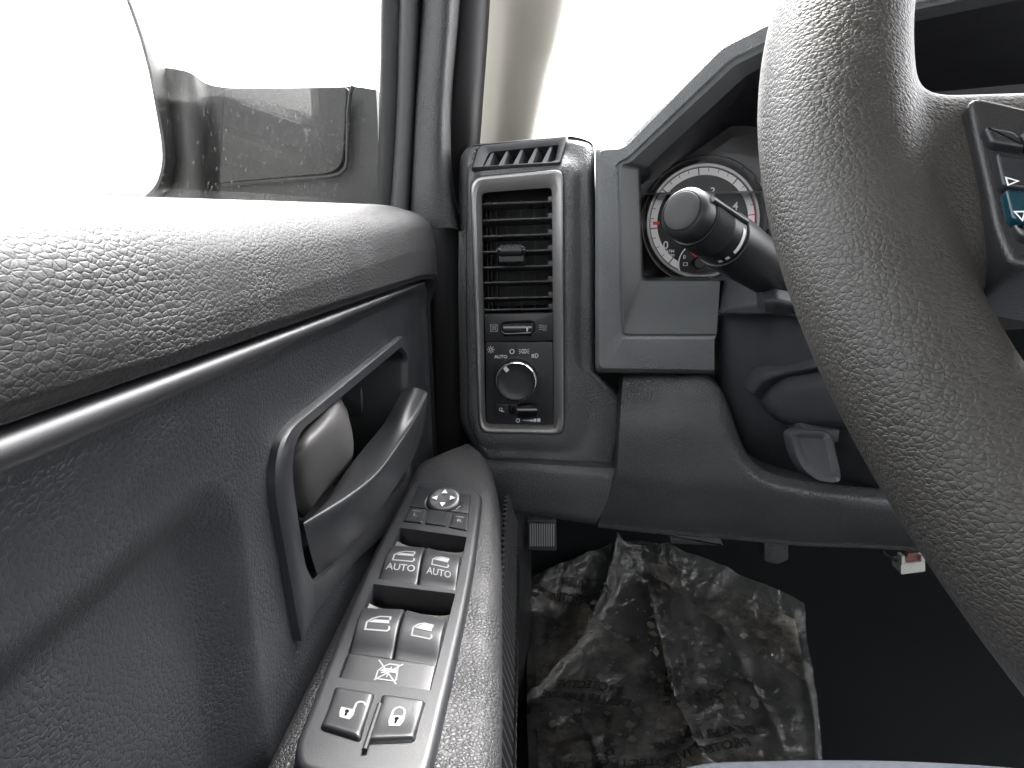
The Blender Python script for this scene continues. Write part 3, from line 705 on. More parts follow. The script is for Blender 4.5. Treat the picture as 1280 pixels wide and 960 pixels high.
# vent wheel panel
def flat(P, Y, depth, bev, mat, name, parent, deco=None, r=2, m=0):
    L = lp2(rnd2(P, r), Y); B = MB(); B.prism([p+np.array([0, depth, 0]) for p in L], (0, -depth, 0), bev, m=m)
    if deco: deco(B)
    return B.build(name, mat, parent, ang=35)
def yf(Y, cx, cy):   # frame at plane Y centred on pixel
    c = aY(cx, cy, Y); return lambda u, v, h: c+np.array([u, -h, v])
S1 = float(np.linalg.norm(aY(661, 450, VY)-aY(641, 450, VY)))/20     # metres per photo pixel on that plane
def pxs(P): return [(a*S1, -c*S1) for a, c in P]
def deco_vent(B):
    f = yf(VY+.0035, 617.5, 410)
    B.stroke([(-.003, -.003), (.003, -.003), (.003, .003), (-.003, .003)], .0006, f, closed=True); B.stroke(circ((0, 0), .0017, 12), .0005, f, closed=True)
    for s in (1, -1): B.stroke([(-.0026, -.0026*s), (.0026, .0026*s)], .0005, f)
    f = yf(VY+.0035, 678.5, 409.5)
    for k in (-1, 0, 1): B.stroke([(-.0035, .0018*k), (-.0015, .0018*k+.0006), (.001, .0018*k-.0006), (.0035, .0018*k)], .0006, f)
vp = flat([(605, 393), (692, 391), (692, 426), (607, 427)], VY+.0035, .02, .0006, [M['bezel_black'], M['ink_dim']], 'vent_wheel_panel', vb, deco_vent, 1)
B = MB(); o_ = rnd2([(624, 402), (669, 399.5), (670, 417), (626, 419)], 8); i_ = rnd2([(628, 404), (666, 402.5), (666.5, 414), (629, 416)], 4)
n_ = 72; RO2, RI2 = resample(o_, (647, 409.5), n_), resample(i_, (647, 409.5), n_)
B.loft([pt(RO2, VY+.0035), pt(mid(RO2, RI2, .3), VY+.0010), pt(mid(RO2, RI2, .7), VY+.0012), pt(RI2, VY+.004), pt(RI2, VY+.008)], m=0); B.build('wheel_surround', M['gloss'], vp)
B = MB(); cc = aY(647.5, 409.3, VY+.013); 
B.tube([cc+np.array([x, 0, 0]) for x in np.linspace(-.0125, .0125, 12)], .0115, 32); 
for k in range(11): x = -.0115+k*.0023; B.tube([cc+np.array([x-.0002, 0, 0]), cc+np.array([x+.0002, 0, 0])], .0118, 32)
B.box(cc+np.array([.0085, -.0119, 0]), (.0006, .0003, .0016), m=1)
B.build('vent_wheel', [M['gloss'], M['ink']], vp)
# headlamp panel
def deco_head(B):
    Yh = VY+.0028
    f = yf(Yh, 613.5, 437); B.stroke(circ((0, 0), .0013, 12), .0005, f, closed=True)
    for a in range(0, 360, 45): B.stroke([(.0021*math.cos(math.radians(a)), .0021*math.sin(math.radians(a))), (.0034*math.cos(math.radians(a)), .0034*math.sin(math.radians(a)))], .0005, f)
    B.text('AUTO', .0042, yf(Yh, 626, 446), 1, sx=1.0)
    B.stroke(circ((0, 0), .0019, 14), .0007, yf(Yh, 640, 439.3), closed=True)
    f = yf(Yh, 655, 439)
    for s in (-1, 1):
        B.stroke([(s*.0010+s*.0010*math.cos(math.radians(a)), .0019*math.sin(math.radians(a))) for a in np.linspace(0, 360, 12, endpoint=False)], .0005, f, closed=True)
        for k in (-1, 0, 1): B.stroke([(s*.0028, .0012*k), (s*.0046, .0019*k)], .00045, f)
    f = yf(Yh, 669.5, 444.5); B.stroke([(0, .0019)]+[(0+.0022*math.cos(math.radians(a)), .0019*math.sin(math.radians(a))) for a in np.linspace(90, -90, 8)], .0006, f, closed=True)
    for k in (-1, 0, 1): B.stroke([(-.0036, .0011*k-.0004), (-.001, .0012*k)], .0007, f)
    f = yf(Yh, 647.5, 525.5); B.stroke(circ((0, 0), .0016, 12), .0006, f, closed=True)
    f = yf(Yh, 661, 525); B.fill([(-.0055, -.0003), (.0035, -.0015), (.0035, .0015), (-.0055, .0003)], f)
    for q in (668.5, 673.5): f = yf(Yh, q, 525.2); B.fill([(-.0014, -.0016), (.0014, -.0016), (.0014, .0016), (-.0014, .0016)], f)
hp = flat([(607, 428), (691, 427.5), (692, 531), (608, 529)], VY+.0028, .02, .0004, [M['bezel_black'], M['ink']], 'headlamp_panel', dash, deco_head, 3)
kc = aY(646, 473.5, VY+.0028); B = MB()
def kY(r, y): return [kc+np.array([r*math.cos(a), y, r*math.sin(a)]) for a in np.linspace(0, 2*math.pi, 48, endpoint=False)]
B.loft([kY(.0205, -.0), kY(.0203, -.001), kY(.0190, -.0012)], cap1=False, m=0)
B.loft([kY(.0192, 0), kY(.0188, -.009), kY(.0182, -.0102)], cap1=False, m=0)
B.loft([kY(.0182, -.0102), kY(.0176, -.0112), kY(.0168, -.0114)], cap1=False, m=2)
B.loft([kY(.0168, -.0114), kY(.0164, -.0106), kY(.0155, -.0102), kY(.008, -.0100)], cap1=True, m=0)
for k in range(48):
    a = k/48*2*math.pi; B.box(kc+np.array([.0188*math.cos(a), -.005, .0188*math.sin(a)]), (.0004, .0038, .0004))
mk = lambda u, v, h: kc+np.array([u, -.0108-h, v])
ca, sa = math.cos(math.radians(128)), math.sin(math.radians(128))
B.fill([(r_*ca-w_*sa, r_*sa+w_*ca) for r_, w_ in ((.0120, -.0018), (.0168, -.0018), (.0168, .0018), (.0120, .0018))], mk, 1, h=.0004)
B.build('headlamp_knob', [M['button'], M['ink'], M['chrome']], hp, ang=30)
def dfog(B):
    f = yf(VY+.0008, 626.5, 512); B.stroke(circ((-.0004, .0003), .0013, 12), .0006, f, closed=True); B.stroke([(.0005, -.0006), (.0028, -.0022), (-.0002, -.0015)], .0006, f)
flat([(619, 504.5), (636, 505), (636, 519), (619.5, 518.5)], VY+.0008, .004, .0005, [M['button'], M['ink']], 'fog_lamp_button', hp, dfog, 1)
flat([(637, 505.5), (645, 505.5), (645, 518), (637, 518)], VY+.0012, .004, .0004, [M['gloss']], 'blank_key', hp, None, 1)
B = MB(); cc = aY(659.5, 511.5, VY+.010)
for k in range(24): B.tube([cc+np.array([-.009+k*.00075, 0, 0]), cc+np.array([-.009+k*.00075+.0005, 0, 0])], .0098+.0016*math.sin(math.pi*k/23), 28)
B.build('dimmer_wheel', M['gloss'], hp)

# demister vent on top of the pod
dv_o = [(588, 212), (598, 184), (708, 171), (708, 174), (702, 203), (640, 206)]
def dvp(px, py): # slanted plane: lower edge at VY-.002, upper edge further away
    return aY(px, py, VY-.003+(212-py)*.0006*1.0)
O = [(589, 211), (596, 187), (601, 182), (709, 171.5), (708, 178), (701, 204), (697, 205)]
I = [(603, 208.5), (610, 193), (613, 190), (698, 181), (698, 183), (694, 200), (690, 202)]
O3 = rnd([dvp(*p) for p in O], .001, 4); I3 = rnd([dvp(*p) for p in I], .001, 4)
dn = np.array([0, .8, -.6])
B = MB(); B.loft([[p+dn*.012 for p in O3], O3, [.15*b_+.85*a-dn*.0015 for a, b_ in zip(O3, I3)], [.5*b_+.5*a-dn*.0015 for a, b_ in zip(O3, I3)], I3, [p+dn*.025 for p in I3]], cap1=False)
B.loft([[p+dn*.022 for p in I3], [p+dn*.024 for p in I3]], cap0=True, m=1)
dvt = B.build('demister_vent', [M['bezel_black'], M['matte']], dash, ang=30)
for i in range(5):
    xb = 605+i*18.3; a, c = dvp(xb+1, 208.5-i*1.5), dvp(xb+11, 187-i*2.0)
    B = MB(); B.loft([[a+dn*.002+np.array([-.0018, 0, 0]), c+dn*.001, c+dn*.001+np.array([.0015, 0, 0]), a+dn*.002+np.array([.0028, 0, 0])], [a+dn*.02+np.array([.006, 0, 0]), c+dn*.02+np.array([.006, 0, 0]), c+dn*.02+np.array([.0075, 0, 0]), a+dn*.02+np.array([.0075, 0, 0])]], cap0=True)
    B.build('fin', M['hood_smooth'], dvt, ang=30)

# gauge hood --------------------------------------------------------------
def strip_rows(rows, sub_=3, r=.006):
    """rows of (px,py,Y) key points along the hood, corners lightly rounded"""
    out = []
    for R_ in rows:
        P = [aY(*p) for p in R_]; q = [P[0]]
        for i in range(1, len(P)-1):
            a, b_, c = P[i-1], P[i], P[i+1]; la, lc = np.linalg.norm(a-b_), np.linalg.norm(c-b_)
            k = min(r, la*.4, lc*.4); s_, e_ = b_+(a-b_)/la*k, b_+(c-b_)/lc*k
            for t in np.linspace(0, 1, 7): q.append((1-t)**2*s_+2*t*(1-t)*b_+t*t*e_)
        q.append(P[-1]); out.append(q)
    return out
h = .600
out_f = [(893, 466), (745, 464), (745, 186), (778, 183), (902, 56), (990, 12), (1330, -60)]
def rw(P, Y): return [(p[0], p[1], Y) for p in P]
def sh(P, ds): return [(p[0]+d[0], p[1]+d[1]) for p, d in zip(P, ds)]
f1 = sh(out_f, [(0, -4), (4, -4), (4, 2), (2, 3), (2, 4), (2, 4), (0, 4)])
f2 = [(893, 424), (772, 424), (768, 205), (785, 196), (912, 74), (994, 34), (1330, -34)]
f2b = [(895, 420), (777, 420), (773, 203), (784, 200), (914, 78), (995, 38), (1330, -30)]
f3 = [(896, 417), (780, 417), (776, 206), (788, 203), (918, 82), (998, 42), (1330, -26)]
f4 = [(900, 352), (800, 352), (796, 210), (806, 208), (930, 93), (1004, 54), (1330, -14)]
f5 = [(900, 351), (802, 351), (798, 212), (808, 210), (932, 95), (1006, 56), (1330, -12)]
B = MB()
back = [(893, 468), (744, 466), (744, 184), (777, 181), (900, 54), (989, 10), (1330, -62)]
rows = strip_rows([rw(back, .80), rw(back, h+.012), rw(out_f, h+.004), rw(f1, h), rw(f2, h-.001), rw(f2b, h+.0015)])
B.grid(rows); B.loft([[r_[0] for r_ in rows], [r_[0]+np.array([0.0003, .05, 0]) for r_ in rows]], closed=False, cap1=False)
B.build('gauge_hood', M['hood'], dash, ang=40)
rows = strip_rows([rw(f2b, h+.0015), rw(f3, h+.0005), rw(f4, h+.012), rw(f5, h+.016)], r=.004)
B = MB(); B.grid(rows); B.loft([[r_[0] for r_ in rows], [r_[0]+np.array([0.0003, .05, 0]) for r_ in rows]], closed=False, cap1=False)
B.build('gauge_bezel', M['hood_smooth'], dash, ang=30)
# dark inner walls of the hood
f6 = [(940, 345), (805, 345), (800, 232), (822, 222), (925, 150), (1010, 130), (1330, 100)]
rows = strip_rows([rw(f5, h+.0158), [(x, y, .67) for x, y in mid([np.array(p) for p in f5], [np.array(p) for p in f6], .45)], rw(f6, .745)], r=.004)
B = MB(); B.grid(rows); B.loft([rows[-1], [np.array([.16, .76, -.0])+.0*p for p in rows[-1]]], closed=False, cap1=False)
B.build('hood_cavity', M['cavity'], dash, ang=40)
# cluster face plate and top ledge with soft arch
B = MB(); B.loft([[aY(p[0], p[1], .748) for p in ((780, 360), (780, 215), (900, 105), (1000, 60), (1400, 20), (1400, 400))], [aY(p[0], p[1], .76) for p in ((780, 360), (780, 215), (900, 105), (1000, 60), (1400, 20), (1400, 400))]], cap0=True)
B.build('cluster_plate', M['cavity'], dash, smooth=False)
B = MB(); g = patch([[aY(812, 222, .742), aY(870, 172, .73), aY(940, 158, .73), aY(1010, 190, .742)], [aY(815, 215, .70), aY(870, 160, .69), aY(940, 148, .69), aY(1010, 178, .70)], [aY(830, 190, .66), aY(890, 130, .65), aY(950, 110, .65), aY(1040, 120, .66)]], 8, 6); B.grid(g); B.build('gauge_visor', M['cavity'], dash, ang=60)
# tachometer
gc = aY(878, 277, .735); gr = .0615*.735/.74
def gf(r, a, y=0.): return gc+np.array([r*math.cos(math.radians(a)), y, r*math.sin(math.radians(a))])
def ringl(r, y, n=72): return [gf(r, a, y) for a in np.linspace(0, 360, n, endpoint=False)]
k = float(np.linalg.norm(aY(888, 277, .735)-aY(868, 277, .735)))/20
B = MB(); B.loft([ringl(80*k, .004), ringl(80*k, -.012), ringl(78*k, -.013), ringl(74*k, -.004), ringl(71*k, 0)], cap1=False); tach = B.build('tachometer', M['gloss'], dash, ang=30)
B = MB(); B.loft([ringl(71*k, .0), ringl(70*k, -.003), ringl(67*k, -.003), ringl(66*k, 0)], cap1=False); B.build('chrome_ring', M['silver'], tach, ang=30)
B = MB(); B.loft([ringl(66*k, .001), ringl(66*k, .003)], cap0=True); B.build('dial', M['dial'], tach)
df_ = lambda u, v, h_: gc+np.array([u, -h_, v])
B = MB()
B.stroke([(61*k*math.cos(math.radians(a)), 61*k*math.sin(math.radians(a))) for a in np.linspace(245, -55, 70)], 8.5*k, df_, 0, h=.0004)
for i in range(25):
    a = 232-i*270/24; r0, r1 = (57, 66) if i % 4 == 0 else (61, 65); ca, sa = math.cos(math.radians(a)), math.sin(math.radians(a))
    B.stroke([(r0*k*ca, r0*k*sa), (r1*k*ca, r1*k*sa)], (1.3 if i % 4 == 0 else .7)*k, df_, 1 if a > 10 else 2, h=.0007)
B.stroke([(65*k*math.cos(math.radians(a)), 65*k*math.sin(math.radians(a))) for a in np.linspace(35, -20, 30)], .6*k, df_, 2, h=.0007)
a_ = 181; B.stroke([(54*k*math.cos(math.radians(a_)), 54*k*math.sin(math.radians(a_))), (62*k*math.cos(math.radians(a_)), 62*k*math.sin(math.radians(a_)))], 4*k, df_, 2, h=.001)
B.build('gauge_scale', [M['dial_band'], M['black_ink'], M['red']], tach)
for tx_, sz_, at_ in (('0', 14, (-45, -29)), ('RPM', 5.5, (-39, -36.5)), ('x1000', 4.5, (-39, -41.5)), ('3', 14, (11, 36)), ('1', 14, (-45, 8)), ('2', 14, (-24, 34)), ('4', 14, (40, 18))):
    B = MB(); B.text(tx_, sz_*k, df_, 0, at=(at_[0]*k, at_[1]*k)); B.build('numeral', M['ink'], tach, recalc=False, smooth=False)
# small fuel gauge inset
sc_ = (-2*k, -52*k); B = MB()
B.fill([(sc_[0]+26*k*math.cos(math.radians(a)), sc_[1]+26*k*math.sin(math.radians(a))) for a in np.linspace(0, 360, 40, endpoint=False) if sc_[1]+26*k*math.sin(math.radians(a)) > -66*k], df_, 0, h=.0008)
B.stroke([(sc_[0]+26*k*math.cos(math.radians(a)), sc_[1]+26*k*math.sin(math.radians(a))) for a in np.linspace(205, -25, 40)], 1.6*k, df_, 1, h=.0012)
B.text('0', 7*k, df_, 1, h=.0012, at=(sc_[0]-19*k, sc_[1]+8*k))
B.stroke([(sc_[0]-20*k, sc_[1]+1*k), (sc_[0]-15*k, sc_[1]+1*k), (sc_[0]-15*k, sc_[1]-2.5*k), (sc_[0]-20*k, sc_[1]-2.5*k)], .7*k, df_, 1, closed=True, h=.0012)
B.build('fuel_gauge', [M['dial'], M['ink']], tach)
B = MB(); B.stroke([(sc_[0]-17*k, sc_[1]+21*k), (sc_[0]-3*k, sc_[1]+9*k)], 4*k, df_, 0, h=.0022); 
B.loft([[df_(sc_[0]+r_*k*math.cos(a), sc_[1]+1*k+r_*k*math.sin(a), y_) for a in np.linspace(0, 2*math.pi, 20, endpoint=False)] for r_, y_ in ((8, .001), (8, .004), (6.5, .0055))], m=1)
B.build('fuel_needle', [M['red'], M['button']], tach)
# clear lens in front of the gauges
def lens_mat():
    m = bpy.data.materials.new('gauge_lens'); m.use_nodes = True; t = m.node_tree; t.nodes.clear()
    o = N(t, 'ShaderNodeOutputMaterial'); a = N(t, 'ShaderNodeBsdfTransparent'); a.inputs[0].default_value = (.97, .97, .98, 1); g_ = N(t, 'ShaderNodeBsdfGlossy'); g_.inputs['Roughness'].default_value = .04
    f_ = N(t, 'ShaderNodeFresnel'); mx = N(t, 'ShaderNodeMixShader'); ml = N(t, 'ShaderNodeMath', operation='MULTIPLY'); ml.inputs[1].default_value = .15; t.links.new(f_.outputs[0], ml.inputs[0]); t.links.new(ml.outputs[0], mx.inputs[0]); t.links.new(a.outputs[0], mx.inputs[1]); t.links.new(g_.outputs[0], mx.inputs[2]); t.links.new(mx.outputs[0], o.inputs[0]); return m
M['lens'] = lens_mat()
B = MB(); g = patch([[aY(796, 200, .705), aY(900, 190, .70), aY(1100, 180, .70), aY(1330, 160, .70)], [aY(800, 280, .700), aY(900, 280, .695), aY(1100, 280, .695), aY(1330, 270, .695)], [aY(802, 352, .69), aY(900, 352, .685), aY(1100, 352, .685), aY(1330, 352, .685)]], 6, 6)
B.grid(g); B.build('gauge_lens', M['lens'], dash)
B = MB(); wr_ = [[np.array((x, 1.36-.12*((x-.62)/.75)**2+(.50-1.36)*t+.05*math.sin(math.pi*t), .0+.465*t)) for x in np.linspace(-.06, 1.36, 16)] for t in np.linspace(0, 1, 12)]
B.grid(wr_); B.build('pane', M['lens'], WIND)
# dash top pad behind the hood
B = MB(); B.box((.0, .80, -.11), (.085, .105, .10)); B.build('light_block', M['matte'], dash)  # unseen black box, added behind the vent pod to stop light leaking through
B = MB(); g = patch([[aY(560, 220, .66), aY(700, 196, .66), aY(800, 190, .66)], [aY(560, 215, .95), aY(700, 212, .95), aY(800, 210, .95)], [aY(560, 230, 1.35), aY(700, 228, 1.35), aY(800, 226, 1.35)]], 5, 6)
xs = np.linspace(-.12, 1.4, 20)
B.grid([[(x, y, z) for x in xs] for y, z in ((.70, .012), (.8, .02), (1.0, .018), (1.45, -.0))])
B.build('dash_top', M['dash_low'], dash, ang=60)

# lower dash --------------------------------------------------------------
rows = [[aY(603, 574, .625), aY(650, 579, .612), aY(700, 582, .610), aY(769, 586, .613)],
        [aY(605, 590, .617), aY(650, 592, .609), aY(700, 594, .606), aY(766, 600, .609)],
        [aY(612, 615, .620), aY(655, 620, .612), aY(700, 624, .610), aY(757, 630, .612)],
        [aY(626, 641, .632), aY(660, 643, .626), aY(700, 648, .624), aY(745, 655, .624)],
        [aY(632, 640, .70), aY(662, 642, .69), aY(702, 646, .69), aY(747, 652, .69)]]
strip('end_panel', rows, M['dash_low'], dash, 6, 8, (0, .02, 0))
kcol = [((779, 469), (771, 588), (747, 657)), ((838, 470), (838, 595), (830, 666)), ((897, 479), (902, 600), (900, 671)), ((938, 572), (945, 612), (946, 675)), ((1000, 598), (1003, 625), (1003, 680)), ((1105, 610), (1108, 640), (1108, 684)), ((1320, 640), (1320, 670), (1320, 700))]
rows = []
for t, Y in ((0, .617), (.06, .608), (.3, .602), (.6, .597), (1, .598), (1.35, .606), (1.7, .618), (1.93, .630), (2.0, .642)):
    r_ = []
    for i, (a, m_, c) in enumerate(kcol):
        p = (np.array(a)+(np.array(m_)-a)*t) if t <= 1 else (np.array(m_)+(np.array(c)-m_)*(t-1))
        r_.append(aY(p[0], p[1], Y-.004*min(i, 4)+(.004 if i == 0 else 0)))
    rows.append(r_)
lastrow = [p*1.0+np.array([0, .07, .004]) for p in rows[-1]]
rows.append(lastrow)
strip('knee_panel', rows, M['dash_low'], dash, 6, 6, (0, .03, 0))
# bits hanging below the dash
for q in ([(836, 668), (900, 672), (905, 683), (838, 680)], [(955, 674), (986, 674), (986, 700), (972, 706), (955, 702)]):
    flat(q, .70, .03, .002, M['dash_low'], 'bracket', dash, None, 2)
# kick panel on the left of the footwell
strip('kick_panel', [[aY(625, 600, .72), aY(640, 600, .76), aY(655, 600, .85), aY(660, 600, .95)], [aY(628, 700, .70), aY(642, 700, .74), aY(658, 700, .85), aY(664, 700, .95)], [aY(622, 800, .70), aY(640, 800, .74), aY(655, 800, .82), aY(664, 800, .9)], [aY(610, 990, .64), aY(628, 990, .66), aY(640, 990, .7), aY(650, 990, .74)]], M['trim_edge'], dash, 6, 6, (-.01, 0, 0))

# ================================================================== STEERING COLUMN
col = thing('steering_column', (.2, .6, -.1), 'dark moulded steering column cover with tilt lever and indicator stalk behind the wheel', 'steering column')
rows = [[aY(893, 395, .64), aY(905, 394, .612), aY(950, 393, .58), aY(1000, 396, .53), aY(1120, 400, .49)],
        [aY(893, 450, .64), aY(904, 450, .612), aY(945, 452, .583), aY(1000, 455, .53), aY(1120, 460, .48)],
        [aY(896, 500, .64), aY(914, 505, .615), aY(945, 515, .59), aY(985, 528, .55), aY(1120, 540, .48)],
        [aY(905, 540, .65), aY(930, 555, .625), aY(955, 562, .605), aY(990, 570, .58), aY(1120, 575, .50)],
        [aY(925, 590, .66), aY(948, 592, .65), aY(975, 594, .64), aY(1010, 598, .63), aY(1130, 620, .60)]]
strip('lower_shroud', rows, M['column'], col, 8, 8, (.02, .02, 0))
# swept moulding on the shroud
rows = [[aY(936, 488, .573), aY(948, 470, .563), aY(975, 462, .545), aY(1020, 452, .512), aY(1110, 425, .465)],
        [aY(942, 492, .566), aY(955, 477, .556), aY(980, 468, .540), aY(1022, 458, .505), aY(1110, 432, .460)],
        [aY(955, 500, .572), aY(965, 484, .561), aY(986, 474, .546), aY(1022, 464, .512), aY(1110, 440, .466)]]
strip('shroud_lip', rows, M['column'], col, 8, 5, (.0, .02, 0))
rows = [[aY(966, 480, .560), aY(984, 472, .543), aY(1020, 464, .515), aY(1110, 445, .46)],
        [aY(963, 500, .550), aY(984, 492, .530), aY(1020, 486, .503), aY(1110, 470, .45)],
        [aY(963, 515, .553), aY(985, 522, .530), aY(1020, 520, .503), aY(1110, 515, .45)],
        [aY(970, 526, .565), aY(990, 532, .540), aY(1025, 533, .513), aY(1110, 532, .46)],
        [aY(980, 530, .60), aY(1000, 534, .58), aY(1030, 536, .55), aY(1110, 536, .50)]]
strip('shroud_block', rows, M['column'], col, 8, 6, (.0, .02, 0))
B = MB(); B.tube([aY(993, 474, .5335), aY(995, 492, .5255), aY(997, 511, .5252)], .0005, 6); B.build('seam_glint', M['silver'], col)  # silver thread stands in for the glint along the shroud seam
rows = [[aY(903, 388, .60), aY(912, 378, .59), aY(935, 370, .57), aY(965, 366, .55), aY(1010, 366, .53)], [aY(903, 392, .59), aY(912, 384, .58), aY(935, 380, .56), aY(965, 378, .54), aY(1010, 380, .52)], [aY(903, 393, .60), aY(912, 391, .58), aY(935, 391, .56), aY(965, 391, .54), aY(1010, 392, .52)]]
rows.insert(0, [p+np.array([0, .05, .01]) for p in rows[0]])
strip('upper_shroud', rows, M['column'], col, 6, 6, (.0, .03, 0))
strip('stalk_boot', [[aY(954, 366, .52), aY(970, 362, .515), aY(990, 366, .515)], [aY(956, 378, .513), aY(972, 377, .505), aY(990, 380, .505)], [aY(957, 390, .52), aY(972, 392, .515), aY(990, 393, .515)]], M['column'], col, 6, 6, (0, .02, 0))
# tilt lever
lev = [(985, 542), (994, 536), (1030, 537), (1040, 545), (1050, 590), (1050, 601), (1042, 604), (1020, 602), (1002, 588), (992, 570)]
Lv = rnd([aY(p[0], p[1], .505-(p[1]-540)*.0004) for p in lev], .004, 5); ld = np.array([0, -.96, .2]); ld /= np.linalg.norm(ld)
B = MB(); B.loft([[p-ld*.012 for p in Lv], [p+ld*.001 for p in Lv], [p+ld*.003 for p in inset(Lv, ld, .0010)], [p+ld*.0030 for p in inset(Lv, ld, .003)], [p+ld*.0018 for p in inset(Lv, ld, .0050)], [p+ld*.0012 for p in inset(Lv, ld, .0062)]], cap0=True)
B.box(aY(1015, 535, .525), (.012, .02, .006), bev=.002)
B.build('tilt_lever', M['column'], col, ang=50)
# indicator stalk
T0 = aY(853, 264, .450); T1 = aY(982, 352, .560)
ax = (T1-T0); LT = np.linalg.norm(ax); ax /= LT
e1 = np.cross(ax, np.array([0, 0, 1.])); e1 /= np.linalg.norm(e1); e2 = np.cross(e1, ax)
def sr(s, r, n=48): return [T0+ax*s+r*(math.cos(a)*e1+math.sin(a)*e2) for a in np.linspace(0, 2*math.pi, n, endpoint=False)]
B = MB(); B.loft([sr(s, r) for s, r in ((.052, .0165), (.0525, .0192), (.056, .0197), (.070, .0200), (.10, .0190), (LT+.03, .0170))], cap0=True); stk = B.build('indicator_stalk', M['stalk'], col, ang=30)
B = MB(); B.loft([sr(s, r) for s, r in ((.0, .0125), (-.0008, .0130), (.0002, .0145), (.003, .0162), (.009, .0168), (.011, .0166), (.0112, .0160), (.0125, .0160), (.0127, .0172), (.034, .0176), (.0345, .0180), (.050, .0184), (.0508, .0178), (.052, .0165))], cap0=True)
for i in range(120):      # knurled grip
    a = i/120*2*math.pi
    if i % 120 in range(0, 0): continue
    c = math.cos(a)*e1+math.sin(a)*e2
    B.tube([T0+ax*.0135+c*.01735, T0+ax*.0335+c*.0177], .00032, 4, cap=False)
for i in range(16):
    s = .0140+i*.0013; r_ = .01745+(.0177-.01745)*i/15
    B.loft([sr(s, r_, 40), sr(s+.0002, r_+.0003, 40), sr(s+.0005, r_+.0003, 40), sr(s+.0007, r_, 40)], cap1=False)
kn = B.build('stalk_knob', M['stalk'], stk, ang=30)
B = MB(); B.loft([sr(s, r) for s, r in ((.0002, .0126), (-.0010, .0124), (-.0016, .0114), (-.0018, .006))], cap1=True); B.build('end_cap', M['cap'], stk, ang=60)
# ridge on the knob, raised tongue
def onstalk(s, ang_, r): return T0+ax*s+r*(math.cos(math.radians(ang_))*e1+math.sin(math.radians(ang_))*e2)
# view direction seen from the camera -> angle facing the lens
vv = -(T0+ax*.03); vv -= ax*np.dot(vv, ax); FA = math.degrees(math.atan2(np.dot(vv, e2), np.dot(vv, e1)))
def stalkpatch(B, s0, s1, a0, a1, r, m=0):
    g = [[onstalk(s, a, r) for a in np.linspace(a0, a1, 8)] for s in np.linspace(s0, s1, 4)]; B.grid(g, m=m)
# screen-up direction for angle sign
sg = 1 if onstalk(.04, FA+30, .018)[2] > onstalk(.04, FA-30, .018)[2] else -1
B = MB(); stalkpatch(B, .0445, .0480, FA-sg*10, FA+sg*42, .01862); stalkpatch(B, .0445, .0480, FA-sg*30, FA-sg*22, .01862); stalkpatch(B, .0445, .0480, FA-sg*46, FA-sg*38, .01862)
B.build('stalk_marks', M['ink'], stk, recalc=False)
B = MB(); c0 = [onstalk(.006, FA+sg*62, .0165), onstalk(.05, FA+sg*62, .0182)]; B.tube(c0, [.0028, .0030], 10, flat=.7); B.build('stalk_rib', M['trim_edge'], stk)

# ================================================================== STEERING WHEEL
whl = thing('steering_wheel', (.262, .168, 0), 'large creased dark leather steering wheel with control keys on its left spoke', 'steering wheel')
wc = np.array((.2493, .157, .0087)); WR = .1838; _t = .668
wr = np.array((math.cos(-.0615), math.sin(-.0615), 0)); wu = np.array((0, math.sin(_t), math.cos(_t))); wu -= wr*np.dot(wr, wu); wu /= np.linalg.norm(wu); wnv = -np.cross(wr, wu)
def wp(x, y, z=0): return wc+wr*x+wu*y-wnv*z         # z towards the driver
def wa(r, a, z=0): return wp(r*math.cos(math.radians(a)), r*math.sin(math.radians(a)), z)
B = MB()
loops = []
for a in np.arange(0, 360, 2.5):
    c = wa(WR, a); rad = (wr*math.cos(math.radians(a))+wu*math.sin(math.radians(a)))
    d = min(abs((a-180+180) % 360-180), 360)       # distance from 180 (left)
    th = .0154+.0016*math.exp(-((a-176)/16)**2)+.0012*math.exp(-((a-366)/16)**2)
    th += .0012*float(ss(202, 222, a))*float(1-ss(235, 262, a))
    loops.append([c+rad*math.cos(q)*th*1.0-wnv*math.sin(q)*th*1.03 for q in np.linspace(0, 2*math.pi, 28, endpoint=False)])
loops.append(loops[0]); B.loft(loops, cap1=False)
def spoke(B, a0, wid, r0, r1, t0=.011, t1=.008):
    """tapered web from the rim inwards, blended by the remesh"""
    L = []
    for r_, w_, t_ in ((r1, wid[0], t0), (r1-.012, wid[1], t0), (r1-.024, wid[2], (t0+t1)/2), (r0, wid[3], t1)):
        c = wa(r_, a0); rad = wr*math.cos(math.radians(a0))+wu*math.sin(math.radians(a0)); tg = np.cross(wnv, rad)
        L.append([c+tg*w_*math.copysign(abs(math.cos(q))**.7, math.cos(q))-wnv*t_*math.copysign(abs(math.sin(q))**.7, math.sin(q)) for q in np.linspace(0, 2*math.pi, 24, endpoint=False)])
    B.loft(L, cap0=True, cap1=True)
spoke(B, 183, (.040, .031, .025, .022), WR-.09, WR+.002); spoke(B, -3, (.040, .031, .025, .022), WR-.09, WR+.002); spoke(B, 270, (.030, .022, .018, .018), WR-.11, WR+.002)
rim_o = B.build('rim', M['wheel'], whl, ang=180)
rm = rim_o.modifiers.new('remesh', 'REMESH'); rm.mode = 'VOXEL'; rm.voxel_size = .0016; rm.use_smooth_shade = True
sm_ = rim_o.modifiers.new('smooth', 'SMOOTH'); sm_.iterations = 14; sm_.factor = .6
